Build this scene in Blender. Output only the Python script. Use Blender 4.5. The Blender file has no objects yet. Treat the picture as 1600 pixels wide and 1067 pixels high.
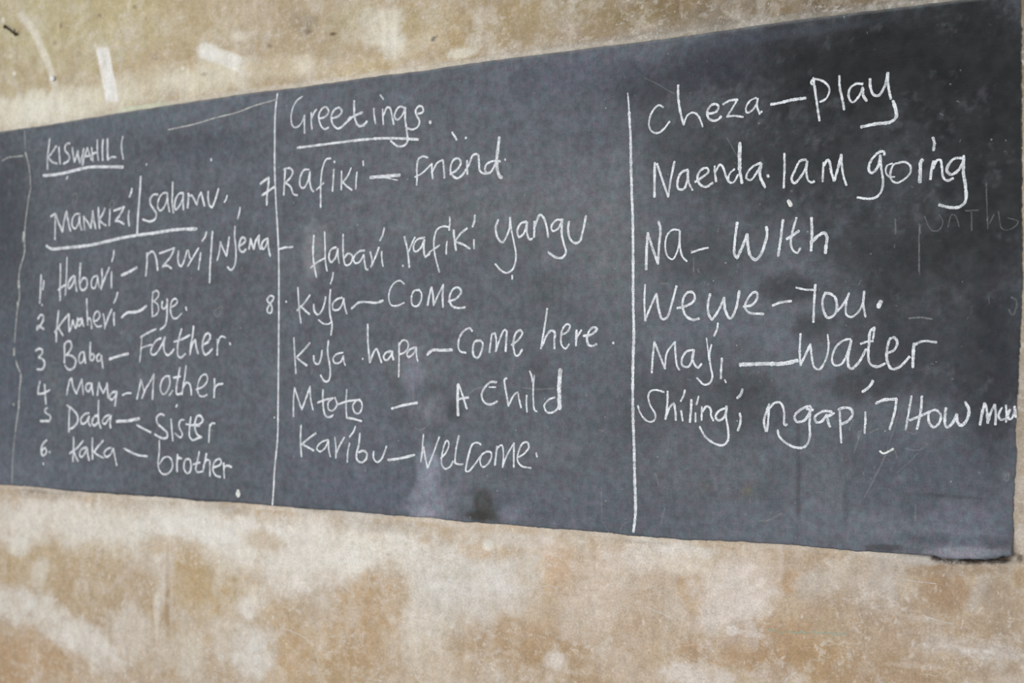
import bpy, bmesh, math, random
import numpy as np

scene = bpy.context.scene
C = scene.collection
random.seed(4)

# ------------------------------------------------------------------ camera, world, light
CAM = (0.0, -3.09, 1.42)
cam = bpy.data.cameras.new('camera')
cam.lens = 50.0
cam.sensor_width = 36.0
cam.clip_start = 0.05
cam_ob = bpy.data.objects.new('camera', cam)
C.objects.link(cam_ob)
cam_ob.location = CAM
cam_ob.rotation_euler = (math.radians(90.76), 0, math.radians(33.14))
cam.dof.use_dof = True
cam.dof.focus_distance = 3.30
cam.dof.aperture_fstop = 2.6
scene.camera = cam_ob

world = bpy.data.worlds.new('world')
scene.world = world
world.use_nodes = True
wb = world.node_tree.nodes['Background']
wb.inputs[0].default_value = (0.80, 0.90, 1.0, 1)
wb.inputs[1].default_value = 0.62

def area(name, loc, rot, sx, sy, power, col):
    l = bpy.data.lights.new(name, 'AREA')
    l.shape = 'RECTANGLE'; l.size = sx; l.size_y = sy
    l.energy = power; l.color = col
    o = bpy.data.objects.new(name, l); C.objects.link(o)
    o.location = loc; o.rotation_euler = rot
    return o
# daylight entering by the window opening of the left wall, and by the open side of the room
area('window_daylight', (-6.36, -1.9, 1.75), (0, math.radians(-90), 0), 1.5, 2.2, 15, (0.90, 0.95, 1.0))
area('yard_daylight', (-2.2, -6.4, 1.8), (math.radians(84), 0, math.radians(-5)), 4.4, 2.0, 292, (0.96, 0.98, 1.0))

vs = scene.view_settings
scene.display_settings.display_device = 'sRGB'
vs.view_transform = 'Standard'; vs.look = 'None'; vs.gamma = 1.0
vs.use_curve_mapping = False
vs.exposure = 0.0

# ------------------------------------------------------------------ numpy noise
def _h(ix, iy, seed):
    n = (ix * 374761393 + iy * 668265263 + seed * 974634777) & 0xffffffff
    n = ((n ^ (n >> 13)) * 1274126177) & 0xffffffff
    n = (n ^ (n >> 16)) & 0xffffffff
    return n.astype(np.float64) / 4294967295.0
def vnoise(x, y, seed=0):
    ix = np.floor(x).astype(np.int64); iy = np.floor(y).astype(np.int64)
    fx = x - ix; fy = y - iy
    fx = fx * fx * (3 - 2 * fx); fy = fy * fy * (3 - 2 * fy)
    a = _h(ix, iy, seed); b = _h(ix + 1, iy, seed); c = _h(ix, iy + 1, seed); d = _h(ix + 1, iy + 1, seed)
    return (a * (1 - fx) + b * fx) * (1 - fy) + (c * (1 - fx) + d * fx) * fy
def fbm(x, y, oct=4, seed=0, gain=0.5):
    s = 0; a = 1; t = 0
    for i in range(oct):
        s = s + a * (vnoise(x * 2 ** i, y * 2 ** i, seed + i * 17) - 0.5); t += a; a *= gain
    return s / t * 2
def lin(c):
    c = np.asarray(c, dtype=np.float64) / 255.0
    return np.where(c <= 0.04045, c / 12.92, ((c + 0.055) / 1.055) ** 2.4)
def sstep(e0, e1, v):
    t = np.clip((v - e0) / (e1 - e0), 0, 1)
    return t * t * (3 - 2 * t)

# each stain or painted shade patch: centre x z, the two half axes (mm on the wall), sRGB colour, strength, softness
def paint(X, Z, col, patches, seed, warp=0.62):
    n1 = fbm(X * 11, Z * 11, 5, seed, 0.72); n2 = fbm(X * 11 + 40, Z * 11 + 9, 5, seed + 50, 0.72)
    fine = fbm(X * 45, Z * 45, 3, seed + 90, 0.8)
    for (cx, cz, ax, az, bx, bz, r, g, b, st, soft) in patches:
        det = ax * bz - az * bx
        R = (abs(ax) + abs(bx) + abs(az) + abs(bz)) * 2.4 / 1000
        m = (np.abs(X - cx / 1000) < R) & (np.abs(Z - cz / 1000) < R)
        if not m.any():
            continue
        dx = X[m] * 1000 - cx; dz = Z[m] * 1000 - cz
        u = (dx * bz - dz * bx) / det; v = (ax * dz - az * dx) / det
        small = min(1.0, math.hypot(ax, az) / 60) * (1.0 if soft > 0.25 else 0.25)
        k = warp * small
        u = u + k * n1[m]; v = v + k * n2[m]
        if soft < 0:
            d = np.maximum(np.abs(u), np.abs(v)); soft = -soft
        else:
            d = np.sqrt(u * u + v * v)
        d = d + 0.30 * small * fine[m]
        w = st * (1 - sstep(1 - soft, 1 + soft, d))
        w = np.clip(w, 0, 1)[:, None]
        col[m] = col[m] * (1 - w) + lin((r, g, b)) * w
    return col

# ------------------------------------------------------------------ materials
def nodes(name):
    m = bpy.data.materials.new(name); m.use_nodes = True
    return m, m.node_tree.nodes, m.node_tree.links, m.node_tree.nodes['Principled BSDF']
def noise_node(nt, N, L, vec, scale, detail=3, rough=0.6, stretch=None):
    if stretch:
        mp = N.new('ShaderNodeMapping'); mp.inputs['Scale'].default_value = stretch
        L.new(vec, mp.inputs['Vector']); vec = mp.outputs[0]
    t = N.new('ShaderNodeTexNoise'); t.inputs['Scale'].default_value = scale
    t.inputs['Detail'].default_value = detail; t.inputs['Roughness'].default_value = rough
    L.new(vec, t.inputs['Vector'])
    return t.outputs[0]
def ramp(N, L, src, a, b, va, vb):
    r = N.new('ShaderNodeMapRange'); r.interpolation_type = 'SMOOTHSTEP'
    r.inputs[1].default_value = a; r.inputs[2].default_value = b
    r.inputs[3].default_value = va; r.inputs[4].default_value = vb
    L.new(src, r.inputs[0]); return r.outputs[0]
def mixc(N, L, fac, a, b, mode='MIX'):
    m = N.new('ShaderNodeMix'); m.data_type = 'RGBA'; m.blend_type = mode
    for s, v in ((m.inputs[0], fac), (m.inputs[6], a), (m.inputs[7], b)):
        if hasattr(v, 'links') or hasattr(v, 'is_output'): L.new(v, s)
        else: s.default_value = v
    return m.outputs[2]
def mul(N, L, a, b):
    m = N.new('ShaderNodeMath'); m.operation = 'MULTIPLY'
    for s, v in ((m.inputs[0], a), (m.inputs[1], b)):
        if isinstance(v, (int, float)): s.default_value = v
        else: L.new(v, s)
    return m.outputs[0]
def add(N, L, a, b):
    o = mul(N, L, a, b); o.node.operation = 'ADD'; return o

def plaster_material():
    m, N, L, P = nodes('worn_plaster')
    at = N.new('ShaderNodeAttribute'); at.attribute_name = 'wear_and_shade'
    tc = N.new('ShaderNodeTexCoord'); v = tc.outputs['Object']
    n1 = noise_node(m, N, L, v, 34, 5, 0.68)
    n2 = noise_node(m, N, L, v, 190, 3, 0.7)
    n3 = noise_node(m, N, L, v, 75, 3, 0.7, (1.6, 1, 0.7))
    g = mul(N, L, ramp(N, L, n1, 0.25, 0.75, 0.90, 1.10), ramp(N, L, n2, 0.25, 0.75, 0.84, 1.16))
    cg = N.new('ShaderNodeCombineColor')
    for i in range(3): L.new(g, cg.inputs[i])
    c = mixc(N, L, 1.0, at.outputs['Color'], cg.outputs[0], 'MULTIPLY')
    n5 = noise_node(m, N, L, v, 12, 4, 0.7)
    sp = mul(N, L, ramp(N, L, n3, 0.58, 0.68, 0, 0.50), ramp(N, L, n5, 0.40, 0.62, 0, 1))
    c = mixc(N, L, sp, c, (0.78, 0.74, 0.70, 1))
    n7 = noise_node(m, N, L, v, 42, 7, 0.82, (0.8, 1, 1.2))
    n8 = noise_node(m, N, L, v, 7, 3, 0.6)
    fl = mul(N, L, ramp(N, L, n7, 0.52, 0.58, 0, 0.42), ramp(N, L, n8, 0.40, 0.62, 0.15, 1))
    c = mixc(N, L, fl, c, (0.74, 0.69, 0.64, 1))
    dn = mul(N, L, ramp(N, L, n7, 0.46, 0.38, 0, 0.35), ramp(N, L, n8, 0.35, 0.6, 1, 0.3))
    c = mixc(N, L, dn, c, (0.30, 0.23, 0.15, 1))
    n4 = noise_node(m, N, L, v, 120, 2, 0.5)
    c = mixc(N, L, ramp(N, L, n4, 0.66, 0.76, 0, 0.30), c, (0.22, 0.17, 0.11, 1))
    L.new(c, P.inputs['Base Color'])
    P.inputs['Roughness'].default_value = 0.75
    P.inputs['Specular IOR Level'].default_value = 0.25
    b = N.new('ShaderNodeBump'); b.inputs['Strength'].default_value = 0.35; b.inputs['Distance'].default_value = 0.004
    L.new(add(N, L, mul(N, L, n1, 1.0), mul(N, L, n2, 0.35)), b.inputs['Height']); L.new(b.outputs[0], P.inputs['Normal'])
    return m

def slate_material():
    m, N, L, P = nodes('dusty_black_cement')
    at = N.new('ShaderNodeAttribute'); at.attribute_name = 'wear_and_shade'
    tc = N.new('ShaderNodeTexCoord'); v = tc.outputs['Object']
    n1 = noise_node(m, N, L, v, 16, 5, 0.65)
    vert = noise_node(m, N, L, v, 40, 3, 0.6, (7, 1, 0.6))
    hori = noise_node(m, N, L, v, 40, 3, 0.6, (0.6, 1, 8))
    n2 = noise_node(m, N, L, v, 260, 2, 0.7)
    n6 = noise_node(m, N, L, v, 48, 5, 0.72)
    g = mul(N, L, ramp(N, L, n1, 0.3, 0.7, 0.86, 1.14), ramp(N, L, vert, 0.3, 0.7, 0.95, 1.05))
    g = mul(N, L, g, ramp(N, L, hori, 0.3, 0.7, 0.97, 1.03))
    g = mul(N, L, g, ramp(N, L, n2, 0.25, 0.75, 0.86, 1.14))
    g = mul(N, L, g, ramp(N, L, n6, 0.28, 0.72, 0.80, 1.22))
    cg = N.new('ShaderNodeCombineColor')
    for i in range(3): L.new(g, cg.inputs[i])
    c = mixc(N, L, 1.0, at.outputs['Color'], cg.outputs[0], 'MULTIPLY')
    tint = noise_node(m, N, L, v, 55, 3, 0.6)
    tr = N.new('ShaderNodeValToRGB'); e = tr.color_ramp.elements
    e[0].position = 0.35; e[0].color = (0.92, 1.05, 1.03, 1); e[1].position = 0.65; e[1].color = (1.08, 0.95, 1.0, 1)
    L.new(tint, tr.inputs[0])
    c = mixc(N, L, 1.0, c, tr.outputs[0], 'MULTIPLY')
    # specks of chalk dust
    vo = N.new('ShaderNodeTexVoronoi'); vo.inputs['Scale'].default_value = 34; vo.inputs['Randomness'].default_value = 1.0
    L.new(v, vo.inputs['Vector'])
    pick = N.new('ShaderNodeSeparateColor'); L.new(vo.outputs['Color'], pick.inputs[0])
    sp = mul(N, L, ramp(N, L, vo.outputs['Distance'], 0.035, 0.10, 1, 0), ramp(N, L, pick.outputs[0], 0.70, 0.98, 0, 0.5))
    c = mixc(N, L, sp, c, (0.50, 0.51, 0.52, 1))
    L.new(c, P.inputs['Base Color'])
    L.new(ramp(N, L, n1, 0.3, 0.7, 0.50, 0.66), P.inputs['Roughness'])
    P.inputs['Specular IOR Level'].default_value = 0.22
    b = N.new('ShaderNodeBump'); b.inputs['Strength'].default_value = 0.16; b.inputs['Distance'].default_value = 0.003
    L.new(add(N, L, add(N, L, n1, mul(N, L, hori, 0.5)), mul(N, L, n2, 0.25)), b.inputs['Height']); L.new(b.outputs[0], P.inputs['Normal'])
    return m

def chalk_material(name, col, cover, grain=420):
    """chalk dust: the grain of the cement shows through where the stick skipped"""
    m, N, L, P = nodes(name)
    tc = N.new('ShaderNodeTexCoord'); v = tc.outputs['Object']
    n = noise_node(m, N, L, v, grain, 2, 0.6)
    n2 = noise_node(m, N, L, v, 60, 2, 0.6)
    P.inputs['Base Color'].default_value = col
    P.inputs['Roughness'].default_value = 0.95
    P.inputs['Specular IOR Level'].default_value = 0.1
    lo, hi, amax = cover
    a = mul(N, L, ramp(N, L, n, lo, hi, 0.25 * amax, amax), ramp(N, L, n2, 0.3, 0.62, 0.60, 1.0))
    L.new(a, P.inputs['Alpha'])
    return m

def plain(name, col, rough=0.6, metal=0.0, sc=60):
    m, N, L, P = nodes(name)
    tc = N.new('ShaderNodeTexCoord')
    n = noise_node(m, N, L, tc.outputs['Object'], sc, 4, 0.6)
    c = mixc(N, L, n, tuple(q * 0.75 for q in col) + (1,), tuple(min(1, q * 1.2) for q in col) + (1,))
    L.new(c, P.inputs['Base Color'])
    P.inputs['Roughness'].default_value = rough; P.inputs['Metallic'].default_value = metal
    return m

M_wall = plaster_material()
M_board = slate_material()
M_chalk = chalk_material('white_chalk', (0.84, 0.87, 0.91, 1), (0.27, 0.54, 1.0))
M_faint = chalk_material('rubbed_chalk', (0.42, 0.43, 0.44, 1), (0.36, 0.62, 0.34))
M_crack = chalk_material('chalk_filled_crack', (0.62, 0.63, 0.60, 1), (0.28, 0.52, 0.85), 200)
M_chip = chalk_material('bare_plaster_chip', (0.84, 0.85, 0.82, 1), (0.2, 0.4, 0.95))
M_wchalk = chalk_material('scratched_plaster', (0.92, 0.90, 0.86, 1), (0.34, 0.62, 0.50))
M_green = chalk_material('green_chalk', (0.42, 0.62, 0.52, 1), (0.34, 0.60, 0.50))
M_plain = plain('limewashed_plaster', (0.50, 0.43, 0.32), 0.9, 0, 5)
M_floor = plain('bare_cement_floor', (0.30, 0.27, 0.24), 0.8, 0, 8)
M_ceil = plain('ceiling_board', (0.55, 0.52, 0.47), 0.9, 0, 6)
M_wood = plain('window_timber', (0.20, 0.13, 0.08), 0.6, 0, 30)
M_rust = plain('rusted_iron', (0.055, 0.040, 0.028), 0.7, 0.4, 300)
M_white = plain('white_plastic', (0.82, 0.84, 0.88), 0.35, 0, 50)

# ------------------------------------------------------------------ mesh helpers
def mesh_object(name, verts, faces, mat, parent=None, smooth=False):
    me = bpy.data.meshes.new(name)
    me.from_pydata(verts, [], faces); me.update()
    me.materials.append(mat)
    if smooth: me.shade_smooth()
    o = bpy.data.objects.new(name, me); C.objects.link(o)
    if parent: o.parent = parent
    return o
def box(name, lo, hi, mat, parent=None, kind=None):
    x0, y0, z0 = lo; x1, y1, z1 = hi
    bm = bmesh.new()
    bmesh.ops.create_cube(bm, size=1)
    for v in bm.verts:
        v.co = ((x0 + x1) / 2 + v.co.x * (x1 - x0), (y0 + y1) / 2 + v.co.y * (y1 - y0), (z0 + z1) / 2 + v.co.z * (z1 - z0))
    me = bpy.data.meshes.new(name); bm.to_mesh(me); bm.free()
    me.materials.append(mat)
    o = bpy.data.objects.new(name, me); C.objects.link(o)
    if parent: o.parent = parent
    if kind: o['kind'] = kind
    return o
def grid_mesh(name, X, Y, Z, mat, col, parent=None, skirt=None):
    """X, Y, Z: (rows, cols) arrays. skirt = y to which the four borders are folded back."""
    r, c = X.shape
    if skirt is not None:
        def pad(A, mode=None): return np.pad(A, 1, mode='edge')
        X = pad(X); Z = pad(Z); Y = pad(Y)
        Y[0, :] = skirt; Y[-1, :] = skirt; Y[:, 0] = skirt; Y[:, -1] = skirt
        col = np.pad(col, ((1, 1), (1, 1), (0, 0)), mode='edge')
        r += 2; c += 2
    co = np.stack([X, Y, Z], -1).reshape(-1, 3)
    i = np.arange(r * c).reshape(r, c)
    q = np.stack([i[:-1, :-1], i[:-1, 1:], i[1:, 1:], i[1:, :-1]], -1).reshape(-1, 4)
    me = bpy.data.meshes.new(name)
    me.vertices.add(len(co)); me.vertices.foreach_set('co', co.astype(np.float32).ravel())
    me.loops.add(q.size); me.loops.foreach_set('vertex_index', q.astype(np.int32).ravel())
    me.polygons.add(len(q)); me.polygons.foreach_set('loop_start', (np.arange(len(q)) * 4).astype(np.int32))
    me.update(calc_edges=True)
    ca = me.color_attributes.new('wear_and_shade', 'FLOAT_COLOR', 'POINT')
    cc = np.concatenate([col.reshape(-1, 3), np.ones((r * c, 1))], 1)
    ca.data.foreach_set('color', cc.astype(np.float32).ravel())
    me.materials.append(mat); me.shade_smooth()
    o = bpy.data.objects.new(name, me); C.objects.link(o)
    if parent: o.parent = parent
    return o

# ------------------------------------------------------------------ board outline (m on the wall)
TOP = [(-4.0917,2.1970),(-3.8701,2.1966),(-3.6562,2.2011),(-3.4556,2.2047),(-3.1788,2.2074),(-2.9458,2.2098),(-2.7650,2.2060),(-2.5973,2.2065),(-2.4368,2.2070),(-2.2940,2.2043),(-2.1464,2.2066),(-1.9812,2.2051),(-1.8596,2.2039),(-1.7569,2.2037),(-1.6396,2.2013),(-1.5351,2.2009),(-1.4009,2.2016),(-1.2582,2.2026),(-1.1339,2.2009),(-1.0061,2.1995),(-0.9309,2.1984),(-0.8631,2.1960),(-0.7809,2.1961)]
BOT = [(-4.0828,0.9990),(-3.9497,1.0011),(-3.8621,1.0001),(-3.7574,0.9968),(-3.6491,0.9961),(-3.4552,0.9969),(-3.2561,0.9993),(-3.1467,0.9945),(-3.0402,0.9983),(-2.8482,0.9976),(-2.7133,0.9960),(-2.5715,0.9978),(-2.4350,0.9960),(-2.2928,0.9967),(-2.1768,0.9927),(-2.0626,0.9939),(-1.9174,0.9925),(-1.7580,0.9932),(-1.6413,0.9899),(-1.5201,0.9897),(-1.3710,0.9955),(-1.2104,0.9965),(-1.1377,0.9938),(-1.0581,0.9946),(-0.9919,0.9974),(-0.9147,0.9996),(-0.9009,0.9944),(-0.8667,0.9950),(-0.8128,0.9984),(-0.7796,1.0022),(-0.7560,1.0094)]
RIGHT = [(-0.7350,1.5988),(-0.7373,1.5316),(-0.7395,1.4778),(-0.7417,1.4240),(-0.7452,1.3702),(-0.7480,1.3163),(-0.7509,1.2624),(-0.7485,1.2087),(-0.7540,1.1547),(-0.7562,1.1008),(-0.7551,1.0471),(-0.7560,1.0094)]
tx = np.array([p[0] for p in TOP]); tz = np.array([p[1] for p in TOP])
bx_ = np.array([p[0] for p in BOT]); bz_ = np.array([p[1] for p in BOT])
rx_ = np.array([p[0] for p in RIGHT]); rz_ = np.array([p[1] for p in RIGHT])
BX0 = -4.62
def top_z(x): return np.interp(x, tx, tz) + 0.0012 * fbm(x * 40, x * 0, 3, 5)
def bot_z(x): return np.interp(x, bx_, bz_) + 0.0026 * fbm(x * 45, x * 0 + 3, 5, 6, 0.8)
def right_x(z): return np.interp(-z, -rz_, rx_) + 0.0034 * fbm(z * 60, z * 0 + 8, 5, 9, 0.85)

def board_y(x, z):
    """front face of the cement board: about 8 mm proud of the wall, its lower right corner a thick rounded lip"""
    y = -0.004 + 0.0010 * fbm(x * 2.2, z * 2.2, 2, 31)
    xr = bx_[-1]; zb = bz_[-1]
    lip = sstep(xr - 0.30, xr - 0.20, x) * (1 - sstep(zb + 0.008, zb + 0.045, z))
    return y - 0.017 * lip

# ------------------------------------------------------------------ back wall
WALL_STAINS_AND_SHADE = [(-3900,2534,520,-67,1,-150,190,178,128,0.8,0.6),
(-3467,2498,338,-44,1,-102,188,172,122,0.6,0.6),
(-3103,2392,284,-35,0,-116,184,164,122,0.7,0.6),
(-2794,2335,216,-26,0,-112,172,152,120,0.5,0.6),
(-3899,2363,340,-6,21,-97,186,170,126,0.6,0.6),
(-3322,2320,323,-4,12,-60,186,162,122,0.6,0.6),
(-2672,2339,141,-17,0,-92,176,158,124,0.6,0.6),
(-2222,2292,124,-16,0,-69,176,148,90,0.75,0.6),
(-2531,2375,113,-15,0,-54,176,162,116,0.6,0.6),
(-2308,2346,107,-14,0,-44,178,160,118,0.6,0.6),
(-1998,2313,107,-14,0,-42,172,146,92,0.75,0.6),
(-2078,2265,99,-1,8,-51,172,150,108,0.6,0.6),
(-1862,2271,111,-1,7,-41,170,148,106,0.6,0.6),
(-1787,2302,108,-1,5,-33,160,138,90,0.6,0.6),
(-1624,2264,103,-1,4,-29,158,136,88,0.8,0.6),
(-1537,2276,100,-1,4,-28,158,132,86,0.7,0.6),
(-1403,2234,96,0,5,-34,158,138,110,0.7,0.6),
(-1242,2232,106,0,3,-24,162,136,92,0.8,0.6),
(-1003,2213,84,0,2,-11,165,142,108,0.7,0.6),
(-2531,2232,134,0,5,-29,190,168,118,0.7,0.5),
(-2744,2265,165,-1,5,-26,196,178,142,0.5,0.5),
(-4030,2256,381,-2,13,-57,224,219,199,0.85,0.5),
(-3677,2256,266,-1,11,-55,218,211,185,0.75,0.5),
(-3394,2278,222,-2,11,-57,214,204,175,0.6,0.5),
(-3102,2280,181,-1,9,-47,218,210,183,0.75,0.5),
(-2868,2273,147,-1,6,-34,200,184,152,0.6,0.5),
(-3850,2247,125,3,13,-47,224,221,205,0.7,0.4),
(-2440,2342,76,-10,0,-60,218,210,191,0.8,0.4),
(-2407,2288,42,-24,-27,-34,220,216,201,0.8,0.4),
(-2330,2279,56,19,13,-20,212,200,173,0.5,0.5),
(-2176,2240,49,0,2,-14,218,210,187,0.8,0.4),
(-2129,2314,14,-2,0,-68,190,176,148,0.5,0.5),
(-2351,2208,190,0,2,-14,196,180,150,0.5,0.5),
(-1900,2214,274,0,2,-13,176,162,142,0.7,0.5),
(-1714,2217,158,0,2,-11,178,164,146,0.6,0.5),
(-1469,2216,193,0,2,-14,168,156,138,0.7,0.5),
(-1227,2211,179,0,2,-12,166,154,136,0.7,0.5),
(-1003,2206,166,0,1,-9,160,150,134,0.7,0.5),
(-1486,2246,42,-6,0,-23,150,134,108,0.6,0.5),
(-1843,2252,38,-5,0,-23,184,158,138,0.5,0.5),
(-1196,2235,18,-3,0,-15,118,98,66,0.5,0.5),
(-2732,2393,44,-6,0,-33,148,132,104,0.6,0.5),
(-2720,2363,19,-2,0,-7,120,96,64,0.8,0.5),
(-2624,2346,12,-1,0,-5,88,70,50,0.9,0.4),
(-2273,2286,4,5,6,-3,60,50,38,0.9,0.4),
(-2265,2292,9,3,2,-3,60,50,38,0.7,0.4),
(-3343,2362,14,-2,0,-8,150,136,120,0.6,0.5),
(-3134,2287,13,-1,0,-6,150,136,120,0.6,0.5),
(-2868,2341,10,-1,0,-6,120,104,80,0.7,0.5),
(-2944,2215,8,-1,0,-4,90,78,60,0.8,0.5),
(-3602,2528,9,-1,0,-6,110,94,70,0.7,0.5),
(-3819,2466,10,-1,0,-8,140,116,76,0.7,0.5),
(-3788,2519,6,-1,0,-8,120,102,70,0.7,0.5),
(-3438,2533,12,-2,0,-6,130,112,80,0.6,0.5),
(-4024,2388,10,-1,0,-7,226,222,211,0.9,0.5),
(-4083,2577,10,-1,0,-9,226,220,205,0.9,0.5),
(-3222,2315,8,-1,0,-6,232,226,211,0.9,0.5),
(-4052,2449,30,-4,0,-7,218,210,185,0.6,0.5),
(-3550,2479,18,-2,0,-25,206,190,156,0.5,0.5),
(-2984,2383,41,-5,0,-15,218,208,185,0.6,0.5),
(-2744,2274,44,-5,0,-26,218,206,181,0.6,0.5),
(-3408,2213,118,0,1,-7,176,204,150,0.7,0.5),
(-3564,2333,29,1,26,-91,232,230,226,0.97,-0.12),
(-3113,2355,40,-15,-11,-21,232,230,226,0.85,0.35),
(-3057,2329,83,-34,-12,-20,232,230,223,0.8,-0.3),
(-3459,883,883,15,-8,-81,218,212,201,0.8,0.5),
(-2717,904,344,6,-7,-73,220,214,205,0.7,0.5),
(-3097,907,281,-3,-8,-58,222,218,211,0.7,0.4),
(-3793,903,245,4,-5,-50,218,210,199,0.6,0.5),
(-3920,736,222,18,0,-72,186,160,118,0.8,0.5),
(-3607,795,148,11,0,-49,188,164,124,0.6,0.5),
(-3302,850,94,7,0,-31,186,158,116,0.6,0.5),
(-3204,754,76,6,0,-97,182,152,104,0.85,0.5),
(-3070,727,125,11,0,-95,184,156,108,0.85,0.5),
(-2884,887,84,-17,-15,-33,188,160,118,0.6,0.5),
(-3429,685,170,15,0,-68,178,150,112,0.6,0.5),
(-3667,663,180,16,0,-70,180,154,112,0.6,0.5),
(-3986,805,40,-19,-38,-32,218,214,203,0.7,0.4),
(-3881,718,42,-7,-28,-54,212,204,189,0.6,0.4),
(-4018,600,192,-4,-15,-56,218,214,207,0.7,0.4),
(-3823,576,129,-46,-44,-46,214,208,197,0.7,0.4),
(-3666,520,93,-42,-51,-47,218,212,203,0.7,0.4),
(-3457,562,104,11,0,-80,212,204,193,0.7,0.4),
(-3545,441,68,-31,-57,-54,212,204,193,0.5,0.4),
(-3984,400,162,19,1,-106,184,148,104,0.8,0.5),
(-3790,402,94,11,1,-83,184,150,108,0.6,0.5),
(-3399,429,196,24,0,-28,178,146,104,0.6,0.5),
(-3272,562,110,12,0,-98,188,166,136,0.5,0.5),
(-3176,514,65,7,0,-77,208,196,177,0.6,0.5),
(-2939,695,51,5,0,-34,222,216,209,0.75,0.4),
(-2914,731,45,4,0,-30,212,200,183,0.5,0.4),
(-3030,616,62,6,0,-76,208,196,179,0.6,0.4),
(-2919,572,100,11,0,-75,214,210,203,0.75,0.4),
(-2814,796,106,-37,-37,-51,216,208,197,0.6,0.4),
(-2692,842,187,15,0,-62,218,210,199,0.6,0.5),
(-2814,685,92,-16,-17,-36,184,154,110,0.6,0.4),
(-2740,573,119,14,0,-91,188,154,106,0.8,0.5),
(-2644,665,70,7,0,-54,196,172,142,0.5,0.5),
(-3044,834,68,33,32,-37,210,200,185,0.5,0.3),
(-3057,776,25,-4,-23,-49,212,198,173,0.4,0.3),
(-3309,705,22,-1,-19,-79,218,210,197,0.5,0.5),
(-2586,994,159,1,-2,-25,190,184,176,0.5,0.5),
(-3057,976,104,1,-1,-15,150,138,124,0.5,0.5),
(-3890,977,189,1,-2,-17,160,148,132,0.5,0.5),
(-3344,979,166,1,-2,-16,186,176,162,0.5,0.5),
(-2528,890,179,13,0,-64,224,218,207,0.7,0.5),
(-2528,757,77,7,0,-78,188,154,110,0.8,0.4),
(-2393,726,79,8,0,-87,188,156,114,0.8,0.4),
(-2528,624,113,12,0,-82,182,148,104,0.8,0.5),
(-2597,544,92,11,0,-54,178,146,98,0.7,0.5),
(-2242,869,125,10,0,-68,216,212,206,0.7,0.5),
(-2264,781,117,11,0,-86,212,208,200,0.6,0.6),
(-2098,805,139,13,0,-84,212,208,202,0.65,0.6),
(-2017,862,98,8,0,-50,214,210,205,0.6,0.4),
(-2328,663,107,11,0,-69,208,194,175,0.6,0.4),
(-2221,589,124,15,0,-51,208,190,167,0.6,0.4),
(-2339,696,43,-2,-15,-70,218,208,195,0.5,0.4),
(-2149,918,60,-4,-4,-20,200,168,128,0.6,0.4),
(-2093,936,18,1,0,-13,226,222,207,0.8,0.3),
(-1885,905,49,4,0,-62,204,168,132,0.75,0.4),
(-1959,866,58,5,0,-39,194,172,142,0.5,0.4),
(-1901,944,57,4,0,-23,206,182,158,0.6,0.4),
(-1978,692,151,-1,-10,-60,176,144,106,0.85,0.4),
(-1882,646,147,0,-9,-56,172,140,98,0.8,0.4),
(-2097,688,80,9,0,-57,178,148,112,0.7,0.4),
(-2077,607,119,14,0,-40,184,158,128,0.6,0.4),
(-1733,901,107,9,0,-63,214,196,179,0.7,0.4),
(-1770,818,91,8,0,-48,208,188,171,0.6,0.4),
(-1626,941,103,1,-3,-41,218,206,195,0.7,0.5),
(-1608,849,103,9,0,-56,194,172,150,0.6,0.4),
(-1825,757,69,-15,-19,-47,192,172,152,0.5,0.3),
(-1679,733,105,11,0,-56,190,164,138,0.6,0.4),
(-1715,666,106,12,0,-41,190,166,140,0.5,0.3),
(-1891,661,30,3,0,-26,216,206,197,0.5,0.3),
(-2037,959,117,1,-2,-23,210,204,197,0.5,0.5),
(-2461,962,132,1,-2,-18,168,158,146,0.5,0.5),
(-1514,964,116,1,-1,-15,212,208,201,0.6,0.4),
(-1505,866,40,4,0,-52,182,144,98,0.8,0.4),
(-1522,933,67,5,0,-25,212,194,171,0.6,0.4),
(-1389,876,96,9,0,-75,212,198,187,0.8,0.4),
(-1422,820,96,25,8,-44,212,198,187,0.6,0.4),
(-1341,947,79,6,0,-45,208,190,173,0.6,0.4),
(-1231,956,91,7,0,-44,180,154,126,0.6,0.4),
(-1254,910,31,3,0,-29,182,146,104,0.7,0.4),
(-1185,901,60,5,0,-43,192,180,168,0.7,0.4),
(-1051,913,59,45,33,-43,192,180,170,0.75,0.4),
(-993,974,56,0,-2,-23,186,172,160,0.6,0.4),
(-1110,951,59,5,0,-43,186,166,144,0.5,0.4),
(-1125,849,88,9,0,-57,176,148,118,0.6,0.4),
(-1309,757,139,15,0,-59,176,140,98,0.85,0.4),
(-1185,728,134,16,0,-52,172,136,88,0.8,0.4),
(-1455,726,82,9,0,-36,180,146,108,0.7,0.4),
(-1489,669,97,-7,-6,-28,212,200,189,0.85,0.3),
(-1373,780,48,5,0,-36,192,174,160,0.6,0.3),
(-1294,700,47,6,0,-29,184,164,144,0.5,0.3),
(-1008,819,98,10,0,-56,174,148,122,0.6,0.4),
(-923,869,82,8,0,-55,172,146,118,0.6,0.4),
(-895,927,44,20,19,-50,166,132,96,0.85,0.35),
(-817,954,17,1,0,-19,188,178,164,0.7,0.35),
(-830,919,12,-6,-18,-32,182,170,158,0.7,0.35),
(-808,921,16,1,0,-27,160,142,120,0.6,0.4),
(-774,910,39,4,0,-81,166,146,124,0.7,0.4),
(-788,815,78,9,0,-68,166,142,116,0.6,0.4),
(-869,806,107,4,-1,-19,186,170,156,0.55,0.4),
(-815,801,79,3,-1,-16,190,174,160,0.5,0.4),
(-1008,734,98,12,0,-42,166,134,98,0.7,0.4),
(-815,751,92,11,0,-24,170,146,120,0.5,0.4),
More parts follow.
